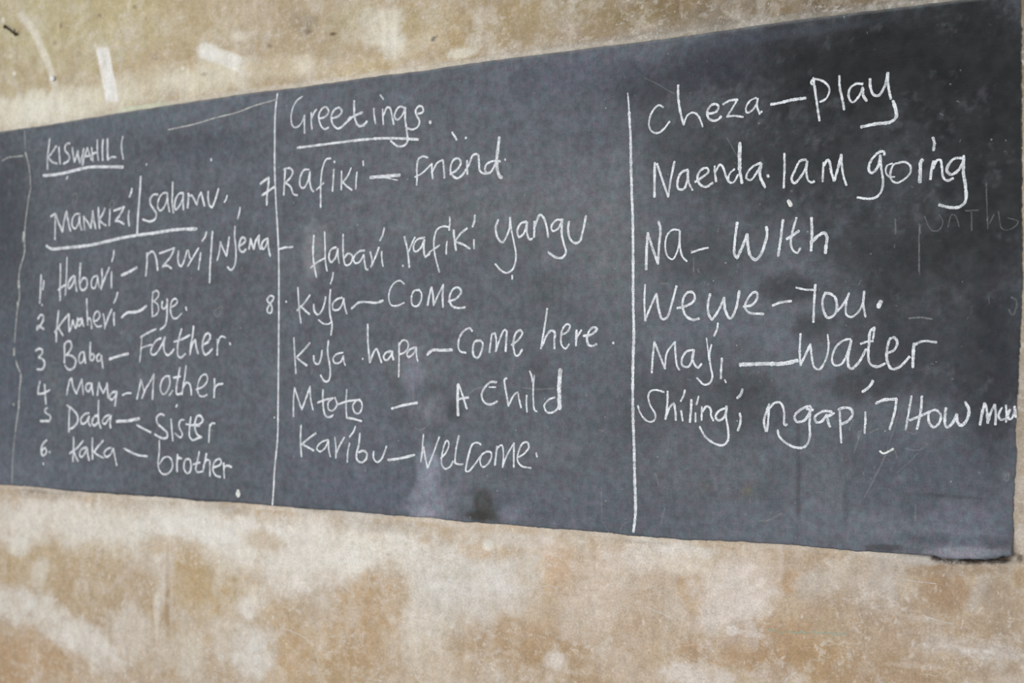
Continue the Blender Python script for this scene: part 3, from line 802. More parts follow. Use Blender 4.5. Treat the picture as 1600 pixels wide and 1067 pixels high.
STROKES = '''word|KISWAHILI|6.6:-3835,2150 -3839,2123 -3845,2092 -3845,2050;6.6:-3802,2124 -3820,2106 -3841,2089/-3841,2089 -3820,2072 -3797,2065#6.6:-3789,2119 -3786,2091 -3782,2063#6.6:-3735,2126 -3749,2128 -3760,2116 -3757,2104 -3743,2093 -3736,2081 -3743,2070 -3766,2063#6.6:-3723,2112 -3718,2086 -3712,2064/-3712,2064 -3702,2084 -3696,2100/-3696,2100 -3693,2080 -3686,2059/-3686,2059 -3674,2082 -3667,2105#6.6:-3673,2051 -3667,2074 -3656,2092 -3650,2105/-3650,2105 -3641,2087 -3631,2065;6.6:-3667,2078 -3635,2079#6.6:-3630,2104 -3626,2082 -3623,2059;6.6:-3603,2127 -3603,2096 -3598,2061;6.6:-3627,2084 -3601,2088#6.6:-3576,2126 -3579,2094 -3577,2059#6.6:-3555,2126 -3555,2092 -3553,2059/-3553,2059 -3536,2067 -3514,2064#6.6:-3484,2128 -3490,2102 -3488,2079 -3481,2056
underline||8.6:-3866,2031 -3813,2030 -3760,2032 -3701,2038 -3644,2042 -3581,2039 -3531,2035 -3482,2031
mark||6.6:-3745,2020 -3750,2012#5.3:-3375,2033 -3376,2029
word|Mamkizi|6.6:-3827,1894/-3827,1894 -3805,1901/-3805,1901 -3805,1860 -3806,1817;6.6:-3804,1901 -3788,1871 -3769,1839/-3769,1839 -3762,1873 -3750,1906/-3750,1906 -3741,1872 -3729,1840#6.6:-3684,1894 -3706,1894 -3721,1877 -3720,1855 -3709,1847 -3692,1862 -3686,1887/-3686,1887 -3684,1861 -3675,1841#6.6:-3666,1885 -3664,1864 -3661,1841;6.6:-3664,1881 -3648,1867 -3631,1845/-3631,1845 -3627,1874 -3623,1900/-3623,1900 -3617,1869 -3608,1842#6.6:-3596,1910 -3594,1876 -3590,1842;6.6:-3565,1905 -3577,1886 -3592,1870/-3592,1870 -3575,1857 -3560,1850#6.6:-3542,1900 -3543,1875 -3545,1849#6.6:-3524,1895 -3502,1899 -3476,1905/-3476,1905 -3491,1885 -3516,1862/-3516,1862 -3496,1859 -3477,1850#6.6:-3454,1891 -3457,1870 -3453,1843;6.6:-3441,1960 -3445,1947 -3453,1934
bar||7.9:-3401,1995 -3406,1937 -3413,1877 -3417,1817
underline||8.6:-3848,1798 -3824,1787 -3770,1787 -3694,1788 -3619,1792 -3552,1799 -3485,1807 -3414,1812 -3344,1815 -3246,1821 -3156,1819
faint||6.6:-3718,1957 -3706,1964 -3694,1953 -3704,1932 -3711,1909 -3718,1925 -3718,1945#6.6:-3544,1915 -3533,1930 -3523,1918 -3533,1899 -3544,1915#4:-3935,2123 -3886,2117 -3844,2115#5.3:-3822,1409 -3795,1414#6.6:-3542,1472 -3536,1468#10.6:-3493,1504 -3471,1511#6.4:-3084,1568 -3047,1580 -3069,1550 -3084,1563#4.5:-3319,1646 -3308,1649#16:-3903,1162 -3899,1156#3.4:-2345,1991 -2358,1959#4.5:-2334,1349 -2334,1309#5.6:-2329,1238 -2311,1232 -2291,1241 -2278,1253#4.5:-2559,1127 -2557,1121#6.2:-2701,1380 -2692,1393#4.5:-1979,1349 -1938,1346 -1884,1349#4.5:-2158,1324 -2134,1342 -2086,1354#6.7:-1792,1338 -1791,1331#6.7:-1753,1245 -1742,1245#4.5:-1731,1279 -1730,1278#2.7:-1408,1946 -1382,1900#3.2:-1628,2112 -1591,2092 -1546,2064#4.3:-1249,1808 -1245,1810#3.2:-906,1955 -898,1951#3.2:-869,1979 -863,1976#4.3:-1620,1505 -1619,1503#4.3:-1495,1666 -1495,1633#4.3:-1485,1638 -1480,1630#5.4:-1581,1607 -1563,1605#3.8:-1248,1542 -1246,1539#3.8:-974,1512 -951,1513 -924,1510#3.8:-950,1716 -950,1697#3.8:-952,1697 -953,1615#3.8:-1005,1732 -1004,1699#3.2:-1358,1379 -1357,1377#4.9:-1296,1374 -1296,1373#4.9:-1326,1372 -1325,1371#3.8:-1600,1146 -1598,1139#4.3:-1330,1393 -1328,1392#4.3:-1513,1375 -1501,1372#2.2:-1001,1297 -1010,1265 -1019,1240 -1027,1212 -1047,1169 -1067,1132#2.7:-1081,1267 -1090,1245 -1100,1213#4.3:-1111,1263 -1105,1281 -1101,1288#4.9:-1092,1245 -1090,1260 -1083,1263 -1092,1245#4.3:-1063,1259 -1054,1265 -1045,1268#3.8:-1007,1221 -1003,1206#4.3:-989,1267 -959,1259 -961,1270#2.7:-984,1227 -963,1223 -943,1229 -934,1240#7:-941,1241 -936,1238#3.8:-963,1185 -960,1181#2.7:-1002,1174 -977,1196 -956,1218#4.3:-825,1182 -824,1179#4.3:-770,1177 -772,1167 -765,1167 -764,1183 -770,1177#3.8:-1063,1157 -1060,1156#2.5:-940,1734 -932,1714 -924,1702 -910,1701 -900,1720 -908,1736#2.5:-889,1708 -881,1735 -873,1731 -865,1707#3:-852,1741 -824,1741#3:-839,1738 -839,1698#2.5:-808,1796 -807,1761 -805,1700#2.5:-792,1730 -801,1711#2.5:-783,1737 -781,1722 -775,1698 -757,1697 -742,1712 -764,1721#2.5:-952,1719 -952,1652 -951,1605#4:-807,1719 -806,1717#3.5:-976,1513 -944,1514 -925,1509#4:-757,1553 -746,1545 -754,1515 -763,1527#5:-1328,1047 -1304,1050 -1285,1062 -1272,1067#4.5:-962,1105 -962,1086;6:-963,1081 -963,1071#4:-1352,1098 -1351,1086#4.5:-1503,1034 -1500,1029#4:-882,1030 -880,1007#4:-827,1181 -824,1180#3:-773,1179 -764,1182 -768,1166 -774,1170#4.5:-1435,1173 -1429,1172#4.5:-1415,1170 -1407,1168#2.5:-1078,1113 -1058,1152 -1028,1213#4.2:-3375,2031 -3371,2028#4.5:-2448,1010 -2445,1008#6:-2147,1006 -2144,1005#3.5:-1749,1094 -1747,1057 -1748,1024#3:-1746,1019 -1727,994#3:-1697,1001 -1685,1018 -1670,1025#3.5:-1598,1146 -1589,1115#3.5:-1572,1064 -1578,1045 -1583,1024#6:-2001,1017 -1995,1021
word|Salamu|6.6:-3325,1934 -3344,1935 -3358,1923 -3357,1906 -3344,1890 -3331,1874 -3335,1860 -3357,1852 -3392,1860#6.6:-3286,1937 -3304,1936 -3322,1917 -3325,1894 -3314,1883 -3299,1891 -3286,1911 -3283,1935/-3283,1935 -3280,1903 -3273,1877#6.6:-3260,1968 -3261,1931 -3262,1906 -3256,1873#6.6:-3213,1931 -3231,1931 -3247,1914 -3251,1890 -3246,1882 -3226,1898 -3214,1919 -3214,1930/-3214,1930 -3215,1903 -3213,1880#6.6:-3192,1929 -3192,1909 -3195,1885;6.6:-3192,1920 -3179,1922 -3169,1911 -3156,1892/-3156,1892 -3149,1913 -3138,1929/-3138,1929 -3131,1908 -3123,1886#6.6:-3108,1929 -3109,1907 -3101,1885 -3091,1881 -3081,1898 -3071,1919 -3066,1935#6.6:-3030,1912 -3034,1901 -3041,1893
word|nzuri|6.6:-3372,1755 -3372,1725 -3377,1683;6.6:-3373,1744 -3359,1756 -3346,1758 -3332,1738 -3324,1698#6.6:-3316,1751 -3287,1757 -3251,1765/-3251,1765 -3264,1743 -3303,1709/-3303,1709 -3282,1712 -3264,1702#6.6:-3233,1755 -3236,1735 -3233,1716 -3222,1707 -3212,1719 -3202,1741 -3197,1755#6.6:-3191,1755 -3188,1742 -3183,1729;6.6:-3148,1760 -3168,1737 -3194,1707#6.6:-3139,1746 -3143,1720 -3148,1695;6.6:-3115,1807 -3120,1794 -3133,1781
bar||7.9:-3090,1807 -3095,1751 -3100,1693 -3101,1654
word|Njema|6.6:-3057,1775 -3060,1749 -3070,1720;6.6:-3057,1774 -3045,1752 -3032,1731/-3032,1731 -3026,1759 -3021,1787#6.6:-2997,1818 -2999,1790 -2994,1754 -2994,1718 -3004,1693 -3016,1689 -3027,1698;6.6:-2977,1873 -2980,1858 -2987,1840#6.6:-2982,1760 -2970,1763 -2956,1771 -2958,1782 -2970,1783 -2979,1767 -2979,1749 -2965,1740 -2953,1748#6.6:-2941,1748 -2937,1765 -2934,1779/-2934,1779 -2929,1761 -2922,1747/-2922,1747 -2914,1771 -2900,1787/-2900,1787 -2902,1764 -2895,1746#6.6:-2865,1776 -2879,1773 -2891,1760 -2886,1745 -2874,1754 -2866,1771/-2866,1771 -2864,1748 -2857,1724
numeral|7|6.6:-2896,1938 -2879,1947 -2863,1954/-2863,1954 -2865,1931 -2870,1903 -2871,1874;6.6:-2889,1904 -2870,1912 -2842,1925
numeral|1|6.6:-3874,1703 -3876,1668 -3878,1637 -3881,1610;6.6:-3860,1683 -3862,1668 -3866,1654;6.6:-3870,1605 -3867,1601
word|Habari|6.6:-3778,1736 -3778,1693 -3780,1654 -3779,1615;6.6:-3746,1755 -3747,1716 -3750,1673 -3754,1632;6.6:-3788,1651 -3767,1661 -3750,1667#6.6:-3712,1695 -3729,1684 -3741,1665 -3735,1653 -3721,1664 -3709,1683 -3708,1693/-3708,1693 -3704,1667 -3698,1644#6.6:-3680,1734 -3683,1702 -3685,1671 -3677,1649 -3660,1648 -3648,1662 -3651,1681 -3666,1686 -3680,1671#6.6:-3600,1691 -3620,1686 -3629,1669 -3625,1654 -3614,1651 -3603,1668 -3598,1687/-3598,1687 -3595,1668 -3590,1654#6.6:-3579,1712 -3577,1679 -3582,1647;6.6:-3544,1715 -3560,1690 -3579,1656#6.6:-3533,1701 -3534,1678 -3533,1650;6.6:-3523,1769 -3524,1754 -3532,1734
dash||8.6:-3488,1688 -3455,1698 -3417,1711
word|Kwaheri|6.6:-3786,1583 -3792,1544 -3797,1513 -3797,1481;6.6:-3737,1571 -3761,1552 -3805,1512;6.6:-3787,1528 -3775,1513 -3763,1501#6.6:-3735,1570 -3736,1543 -3734,1513/-3734,1513 -3723,1531 -3716,1551/-3716,1551 -3711,1535 -3703,1523/-3703,1523 -3697,1539 -3693,1558#6.6:-3673,1556 -3688,1550 -3694,1535 -3685,1531 -3675,1544 -3672,1555/-3672,1555 -3669,1540 -3663,1529#6.6:-3650,1619 -3648,1581 -3645,1534;6.6:-3645,1550 -3636,1557 -3629,1546 -3626,1522#6.6:-3616,1545 -3599,1549 -3587,1562 -3591,1574 -3605,1576 -3616,1561 -3615,1542 -3599,1528 -3579,1530#6.6:-3572,1568 -3566,1549 -3564,1521;6.6:-3532,1582 -3546,1560 -3562,1529#6.6:-3521,1571 -3522,1552 -3520,1531;6.6:-3505,1635 -3510,1620 -3522,1602
dash||8.6:-3485,1556 -3460,1570 -3433,1571 -3406,1574 -3389,1581 -3373,1590
numeral|2|6.6:-3889,1557 -3877,1570 -3863,1568 -3863,1553 -3880,1532 -3895,1521 -3892,1534 -3877,1531 -3859,1523
numeral|3|6.6:-3901,1452 -3886,1458 -3868,1456 -3867,1444 -3886,1430/-3886,1430 -3861,1422 -3855,1406 -3867,1391 -3894,1391
word|Baba|6.6:-3757,1475 -3757,1442 -3757,1411;6.6:-3760,1465 -3746,1481 -3728,1481 -3722,1465 -3734,1448 -3751,1436;6.6:-3745,1438 -3719,1434 -3702,1420 -3710,1397 -3736,1390 -3754,1403#6.6:-3661,1447 -3679,1444 -3687,1426 -3681,1411 -3667,1416 -3661,1442/-3661,1442 -3658,1426 -3655,1411#6.6:-3632,1478 -3633,1449 -3633,1424 -3621,1420 -3613,1432 -3621,1442 -3631,1434#6.6:-3587,1441 -3601,1434 -3598,1418 -3584,1420 -3580,1436/-3580,1436 -3576,1415 -3573,1396
dash||8.6:-3542,1424 -3498,1434 -3455,1441
word|Bye|6.4:-3345,1633 -3348,1597 -3347,1556;6.4:-3345,1631 -3329,1636 -3318,1628 -3324,1615 -3342,1603/-3342,1603 -3326,1595 -3319,1578 -3329,1562 -3347,1556#6.4:-3303,1602 -3305,1585 -3297,1578 -3284,1589 -3282,1609/-3282,1609 -3282,1581 -3284,1548 -3292,1526 -3313,1515#6.4:-3268,1583 -3250,1588 -3237,1599 -3242,1608 -3258,1606 -3267,1590 -3266,1566 -3255,1549 -3240,1549 -3220,1563#7:-3201,1582 -3198,1573
word|Father|5.8:-3331,1517 -3366,1506 -3401,1492;5.8:-3394,1493 -3397,1467 -3399,1441 -3404,1415;5.8:-3395,1459 -3371,1465 -3350,1469#6.4:-3307,1489 -3328,1482 -3350,1459 -3355,1443 -3341,1437 -3320,1450 -3302,1474 -3291,1492/-3291,1492 -3297,1470 -3294,1448 -3281,1436 -3262,1444 -3252,1455#6.4:-3219,1516 -3231,1485 -3237,1455 -3234,1433 -3221,1428 -3203,1440;6.4:-3252,1477 -3219,1484 -3183,1497#6.4:-3168,1524 -3172,1495 -3180,1462 -3183,1437;6.4:-3180,1455 -3170,1473 -3162,1484 -3157,1462 -3149,1440#6.4:-3132,1466 -3107,1476 -3097,1491 -3104,1502 -3119,1496 -3129,1476 -3129,1451 -3119,1437 -3102,1444 -3089,1455#6.4:-3068,1483 -3068,1462 -3069,1436;6.4:-3067,1469 -3057,1489 -3047,1492 -3035,1487#6.4:-3018,1472 -3015,1467
word|Mother|6.4:-3398,1360 -3405,1332 -3416,1299;6.4:-3398,1359 -3389,1340 -3384,1327;6.4:-3393,1302 -3376,1331 -3354,1357 -3340,1377/-3340,1377 -3343,1340 -3346,1299#6.4:-3270,1371 -3291,1370 -3309,1348 -3309,1324 -3296,1315 -3278,1330 -3269,1352 -3273,1371;4.5:-3272,1312 -3257,1328#6.4:-3226,1398 -3234,1367 -3241,1338 -3239,1316 -3220,1320;6.4:-3254,1367 -3223,1371#6.4:-3200,1404 -3205,1371 -3213,1338 -3217,1316;6.4:-3213,1338 -3197,1353 -3185,1349 -3179,1335 -3177,1315#6.4:-3157,1331 -3126,1342 -3109,1361 -3114,1377 -3131,1375 -3146,1357 -3151,1331 -3141,1313 -3121,1312 -3111,1317#6.4:-3080,1365 -3080,1339 -3081,1308;6.4:-3079,1339 -3064,1348 -3046,1350#7.7:-3238,1284 -3242,1278
numeral|8|6.4:-2843,1605 -2857,1609 -2869,1596 -2857,1585 -2850,1576 -2852,1560 -2862,1558 -2869,1566 -2859,1583 -2845,1597 -2843,1605
numeral|4|6.4:-3878,1351 -3885,1331 -3888,1309/-3888,1309 -3861,1311 -3828,1323;6.4:-3855,1341 -3852,1312 -3848,1276
word|Mama|6.4:-3745,1307 -3739,1333 -3730,1356 -3722,1362/-3722,1362 -3713,1333 -3698,1312/-3698,1312 -3684,1337 -3672,1360/-3672,1360 -3668,1333 -3665,1310#6.4:-3629,1347 -3649,1343 -3652,1326 -3640,1320 -3629,1334 -3625,1347/-3625,1347 -3623,1330 -3618,1308#6.4:-3598,1309 -3595,1330 -3591,1350/-3591,1350 -3581,1330 -3570,1315/-3570,1315 -3558,1334 -3553,1348/-3553,1348 -3550,1323 -3547,1300#6.4:-3511,1322 -3528,1318 -3542,1304 -3533,1295 -3516,1304 -3507,1322/-3507,1322 -3511,1301 -3516,1276
dash||6.4:-3481,1311 -3459,1317 -3440,1317
numeral|5|6.4:-3841,1264 -3854,1256 -3845,1245 -3827,1239 -3824,1229 -3833,1219;9:-3875,1220 -3854,1220 -3830,1221
word|Dada|6.4:-3744,1274 -3712,1259 -3692,1240 -3692,1221 -3712,1203 -3735,1196;6.4:-3730,1268 -3733,1239 -3734,1188#6.4:-3637,1251 -3660,1246 -3677,1229 -3671,1215 -3651,1221 -3637,1241/-3637,1241 -3640,1222 -3631,1210#7:-3592,1292 -3593,1257 -3592,1227 -3581,1204;7:-3597,1244 -3614,1238 -3623,1218 -3611,1211 -3594,1223#6.4:-3541,1247 -3564,1239 -3575,1223 -3563,1217 -3547,1232 -3533,1245/-3533,1245 -3538,1224 -3535,1205
dash||9:-3508,1227 -3458,1230 -3405,1238
dash||7:-3415,1218 -3385,1207 -3353,1197
numeral|6|6.4:-3842,1158 -3862,1145 -3871,1125 -3865,1106 -3850,1110 -3844,1124 -3856,1132 -3868,1119;6.4:-3829,1121 -3828,1117
mark||6.4:-3859,1082 -3859,1076
word|Kaka|6.4:-3711,1171 -3711,1138 -3714,1092;6.4:-3665,1161 -3694,1137 -3729,1118;6.4:-3709,1125 -3700,1108 -3688,1094#6.4:-3648,1141 -3674,1132 -3682,1116 -3674,1107 -3657,1121 -3645,1139/-3645,1139 -3642,1118 -3636,1099#6.4:-3621,1172 -3621,1141 -3620,1103;6.4:-3570,1164 -3597,1142 -3614,1126/-3614,1126 -3591,1116 -3566,1109#6.4:-3532,1143 -3552,1138 -3566,1124 -3557,1113 -3535,1122 -3523,1141/-3523,1141 -3515,1115 -3507,1088
dash||7:-3474,1143 -3441,1132 -3409,1124 -3368,1122
word|Sister|6.4:-3293,1250 -3309,1255 -3327,1243 -3325,1227 -3303,1212 -3282,1198 -3280,1184 -3301,1180 -3335,1191#6.4:-3264,1239 -3261,1210 -3256,1174#6.4:-3207,1239 -3223,1237 -3230,1222 -3223,1207 -3215,1196 -3220,1185 -3235,1189 -3246,1197#6.4:-3179,1248 -3184,1216 -3184,1188 -3171,1178 -3151,1184 -3133,1188;6.4:-3199,1226 -3171,1223 -3141,1222#6.4:-3171,1223 -3141,1228 -3128,1239 -3136,1251 -3149,1253 -3161,1234 -3161,1212 -3151,1195 -3133,1188#6.4:-3098,1227 -3101,1203 -3103,1174;6.4:-3100,1218 -3091,1231 -3078,1231
word|brother|6.4:-3315,1173 -3315,1142 -3320,1101 -3316,1083 -3300,1070 -3276,1073 -3259,1089 -3258,1107 -3271,1123 -3295,1120 -3313,1101#6.4:-3235,1132 -3238,1104 -3237,1080;6.4:-3237,1115 -3227,1123 -3218,1120#6.4:-3186,1121 -3202,1117 -3208,1094 -3196,1077 -3183,1081 -3177,1099 -3182,1119#6.4:-3143,1144 -3151,1115 -3158,1089 -3148,1082 -3130,1085;6.4:-3168,1105 -3140,1112#6.4:-3113,1140 -3120,1112 -3128,1085;6.4:-3125,1101 -3113,1120 -3100,1120 -3098,1099 -3098,1072#6.4:-3088,1099 -3065,1104 -3051,1113 -3055,1124 -3070,1123 -3083,1110 -3085,1089 -3073,1075 -3055,1072#6.4:-3041,1114 -3040,1091 -3038,1069;6.4:-3040,1101 -3026,1107 -3009,1103
chip||12.8:-2983,1034 -2982,1029;17.9:-2983,1028 -2982,1020
word|Greetings|5.6:-2734,2178 -2754,2169 -2771,2147 -2777,2119 -2771,2097 -2756,2091 -2739,2100 -2725,2123/-2725,2123 -2726,2099 -2725,2072#5.6:-2700,2129 -2700,2105 -2697,2081;5.6:-2699,2110 -2691,2126 -2680,2136#5.6:-2672,2109 -2649,2111 -2635,2125 -2644,2139 -2660,2136 -2672,2118 -2666,2092 -2652,2077 -2635,2080#5.6:-2621,2105 -2599,2109 -2586,2120 -2594,2132 -2613,2129 -2625,2113 -2621,2090 -2602,2074 -2580,2082 -2556,2103#6.7:-2542,2146 -2542,2120 -2539,2095 -2526,2075 -2507,2076 -2496,2085;6.7:-2572,2087 -2548,2102 -2513,2111#5.6:-2472,2118 -2470,2097 -2466,2076;5.6:-2449,2153 -2444,2148 -2438,2140#5.6:-2441,2113 -2440,2090 -2438,2071;5.6:-2438,2096 -2425,2117 -2415,2114 -2409,2095 -2402,2068#5.6:-2365,2109 -2381,2115 -2396,2102 -2399,2086 -2389,2079 -2373,2090 -2362,2111/-2362,2111 -2363,2083 -2357,2045 -2355,2016 -2368,2006 -2389,2007 -2412,2023#5.6:-2319,2089 -2302,2093 -2303,2105 -2314,2110 -2327,2100 -2324,2085 -2314,2070 -2319,2054 -2337,2048 -2355,2053#6.7:-2279,2065 -2277,2059
underline||6.7:-2753,2032 -2691,2033 -2619,2034 -2526,2035 -2446,2033 -2378,2027 -2318,2019
word|Rafiki|5.6:-2799,1977 -2802,1941 -2805,1899;5.6:-2805,1973 -2782,1976 -2770,1964 -2779,1948 -2800,1934;5.6:-2798,1934 -2779,1922 -2767,1899 -2752,1895#5.6:-2708,1966 -2728,1966 -2742,1945 -2742,1921 -2730,1914 -2713,1932 -2705,1960/-2705,1960 -2705,1930 -2699,1908 -2691,1902#5.6:-2627,1992 -2643,1991 -2657,1969 -2664,1931 -2665,1893 -2665,1855;5.6:-2681,1906 -2665,1916 -2654,1924#5.6:-2616,1960 -2618,1932 -2621,1898;5.6:-2615,1982 -2612,1979#5.6:-2588,1953 -2588,1926 -2589,1900;5.6:-2553,1959 -2566,1937 -2583,1921/-2583,1921 -2566,1907 -2550,1897#5.6:-2532,1946 -2535,1922 -2536,1899;6.2:-2510,1975 -2509,1963
dash||9.5:-2484,1928 -2441,1927 -2381,1927;3.4:-2430,1923 -2388,1913
word|Friend|5.6:-2286,1967 -2300,1972 -2317,1966 -2322,1946 -2322,1917 -2323,1895;5.6:-2329,1918 -2310,1924 -2292,1935 -2272,1950/-2272,1950 -2272,1930 -2269,1909#5.6:-2269,1930 -2254,1951 -2235,1957/-2235,1957 -2232,1935 -2230,1909#5.6:-2212,1917 -2188,1928 -2176,1945 -2183,1957 -2200,1955 -2210,1937 -2207,1917 -2188,1904 -2171,1912#5.6:-2156,1949 -2156,1929 -2155,1913;5.6:-2171,1912 -2151,1937 -2137,1962 -2122,1963 -2118,1942 -2115,1918 -2101,1911 -2082,1912#5.6:-2065,1942 -2082,1940 -2096,1933 -2098,1917 -2087,1910 -2072,1923 -2063,1942 -2051,1939;8.4:-2054,2002 -2058,1973 -2062,1946;8.4:-2062,1946 -2059,1914 -2051,1898 -2045,1897#5.6:-2036,1944 -2035,1941#6.7:-2205,2028 -2198,2019 -2190,2007;6.7:-2161,2011 -2159,2009
word|yangu|5.6:-2057,1787 -2065,1766 -2058,1738 -2044,1727 -2030,1744 -2021,1767 -2020,1791/-2020,1791 -2016,1759 -2007,1720 -2002,1688 -2011,1658 -2030,1647 -2049,1655 -2067,1672#5.6:-1970,1778 -1988,1773 -1998,1754 -1993,1739 -1979,1746 -1970,1765 -1968,1776/-1968,1776 -1969,1753 -1961,1731 -1952,1733#5.6:-1946,1777 -1946,1756 -1947,1736;5.6:-1945,1763 -1929,1793 -1918,1785 -1909,1761 -1904,1734#5.6:-1864,1776 -1879,1777 -1895,1761 -1891,1749 -1875,1754 -1862,1778/-1862,1778 -1864,1744 -1857,1713 -1851,1694 -1862,1680 -1882,1682 -1904,1696#5.6:-1842,1771 -1845,1751 -1839,1727 -1824,1715 -1811,1719 -1804,1737 -1798,1759 -1793,1782#5.6:-2014,1640 -2014,1631
dash||5.6:-2825,1742 -2805,1746 -2769,1747
word|Habari|5.6:-2690,1777 -2693,1734 -2690,1696 -2680,1657;5.6:-2650,1784 -2648,1737 -2647,1703 -2641,1673;5.6:-2701,1685 -2679,1699 -2648,1710#5.6:-2607,1739 -2626,1734 -2634,1711 -2626,1697 -2610,1710 -2601,1735/-2601,1735 -2600,1713 -2596,1694#5.6:-2582,1774 -2582,1734 -2579,1704 -2573,1687 -2555,1691 -2547,1711 -2563,1720 -2577,1708#5.6:-2504,1726 -2525,1723 -2543,1707 -2539,1692 -2523,1694 -2507,1714/-2507,1714 -2504,1693 -2498,1672 -2492,1672#5.6:-2484,1721 -2478,1700 -2477,1684;5.6:-2453,1732 -2467,1704 -2482,1679#5.6:-2444,1720 -2443,1699 -2439,1679;5.6:-2435,1785 -2440,1767 -2450,1751
word|rafiki|5.6:-2365,1757 -2357,1732 -2352,1708 -2348,1673;5.6:-2329,1754 -2342,1732 -2350,1716#5.6:-2296,1752 -2322,1747 -2334,1727 -2329,1715 -2311,1722 -2297,1746/-2297,1746 -2299,1726 -2294,1701 -2279,1707#5.6:-2216,1776 -2234,1779 -2254,1772 -2264,1748 -2264,1716 -2256,1684 -2247,1657;5.6:-2294,1698 -2276,1713 -2246,1729#5.6:-2221,1738 -2224,1722 -2224,1704;5.6:-2213,1803 -2212,1786 -2215,1768#5.6:-2200,1767 -2197,1740 -2192,1713;5.6:-2156,1770 -2178,1756 -2195,1736/-2195,1736 -2168,1727 -2147,1715#5.6:-2134,1738 -2134,1715;5.6:-2131,1803 -2133,1785 -2139,1773#5.6:-2371,1679 -2369,1676
word|Kuja|5.6:-2750,1629 -2747,1590 -2744,1560 -2738,1527;5.6:-2704,1607 -2729,1581 -2753,1563;5.6:-2740,1576 -2724,1564 -2706,1552#5.6:-2690,1580 -2687,1559 -2673,1550 -2659,1562 -2648,1588 -2646,1600#5.6:-2628,1620 -2631,1587 -2630,1553 -2622,1519 -2626,1492;5.6:-2672,1535 -2656,1525 -2634,1523 -2623,1530;5.6:-2618,1668 -2620,1655 -2628,1636#5.6:-2585,1597 -2607,1591 -2620,1579 -2618,1564 -2598,1563 -2582,1582 -2579,1594/-2579,1594 -2575,1569 -2568,1551
dash||6.7:-2551,1565 -2525,1581 -2498,1582 -2461,1579 -2439,1585
mark||5.6:-2795,1591 -2794,1588
word|Come|4.5:-2365,1628 -2380,1638 -2398,1633 -2414,1615 -2419,1591 -2411,1572 -2393,1569 -2365,1577#5.6:-2314,1610 -2332,1609 -2341,1589 -2337,1570 -2321,1567 -2307,1584 -2307,1602 -2316,1612#5.6:-2286,1569 -2280,1595 -2273,1617/-2273,1617 -2268,1595 -2266,1568/-2266,1568 -2251,1595 -2234,1623/-2234,1623 -2236,1594 -2235,1562#5.6:-2217,1577 -2192,1584 -2175,1602 -2183,1613 -2200,1611 -2214,1587 -2207,1567 -2187,1559 -2163,1561
word|Kuja|5.6:-2765,1485 -2762,1444 -2757,1382;5.6:-2704,1470 -2729,1448 -2755,1429/-2755,1429 -2735,1416 -2715,1405#5.6:-2690,1433 -2687,1414 -2673,1409 -2662,1427 -2659,1448#5.6:-2635,1476 -2638,1444 -2631,1410 -2628,1380 -2636,1361 -2650,1361 -2664,1378#5.6:-2582,1442 -2606,1437 -2618,1425 -2614,1414 -2592,1414 -2580,1433/-2580,1433 -2579,1418 -2573,1406
word|hapa|5.6:-2493,1520 -2492,1472 -2485,1414/-2485,1414 -2471,1443 -2461,1452 -2453,1435 -2444,1414#5.6:-2411,1445 -2429,1441 -2437,1427 -2427,1420 -2411,1433 -2406,1445/-2406,1445 -2406,1431 -2402,1422#5.6:-2383,1468 -2383,1431 -2384,1375;5.6:-2384,1459 -2370,1475 -2354,1471 -2352,1455 -2365,1441 -2380,1437#5.6:-2326,1455 -2347,1449 -2357,1435 -2349,1429 -2331,1441 -2324,1455/-2324,1455 -2324,1435 -2319,1418#5.6:-2511,1425 -2510,1423
dash||7.3:-2287,1435 -2271,1447 -2241,1447 -2205,1448
word|Mtoto|5.6:-2766,1259 -2766,1302 -2762,1341/-2762,1341 -2749,1311 -2734,1279/-2734,1279 -2717,1315 -2703,1346/-2703,1346 -2701,1311 -2692,1279#5.6:-2655,1337 -2655,1303 -2647,1265 -2633,1259 -2617,1266;5.6:-2675,1299 -2650,1308 -2617,1313#5.6:-2620,1312 -2636,1300 -2633,1280 -2617,1279 -2603,1296 -2611,1315#5.6:-2568,1338 -2570,1301 -2568,1259/-2568,1259 -2546,1257 -2514,1251;5.6:-2598,1296 -2568,1305 -2519,1310#5.6:-2535,1307 -2546,1293 -2538,1274 -2524,1272 -2513,1287 -2516,1306 -2530,1310
dash||7.3:-2408,1288 -2367,1298 -2321,1305
word|Karibu|5.6:-2737,1234 -2739,1190 -2735,1144;5.6:-2681,1213 -2711,1195 -2737,1178;5.6:-2731,1180 -2711,1172 -2689,1163#5.6:-2636,1196 -2664,1186 -2678,1169 -2667,1161 -2647,1172 -2634,1194/-2634,1194 -2633,1168 -2627,1148#5.6:-2611,1203 -2607,1178 -2607,1145;5.6:-2576,1204 -2592,1182 -2607,1156#5.6:-2557,1188 -2563,1166 -2565,1135;5.6:-2536,1236 -2541,1224 -2557,1206#5.6:-2520,1217 -2524,1184 -2532,1159 -2530,1143 -2514,1136 -2498,1146 -2495,1163 -2508,1169 -2524,1164#5.6:-2471,1168 -2471,1149 -2458,1139 -2442,1150 -2426,1184
dash||7.8:-2421,1147 -2382,1152 -2330,1164
mark||4.5:-2839,1255 -2839,1253
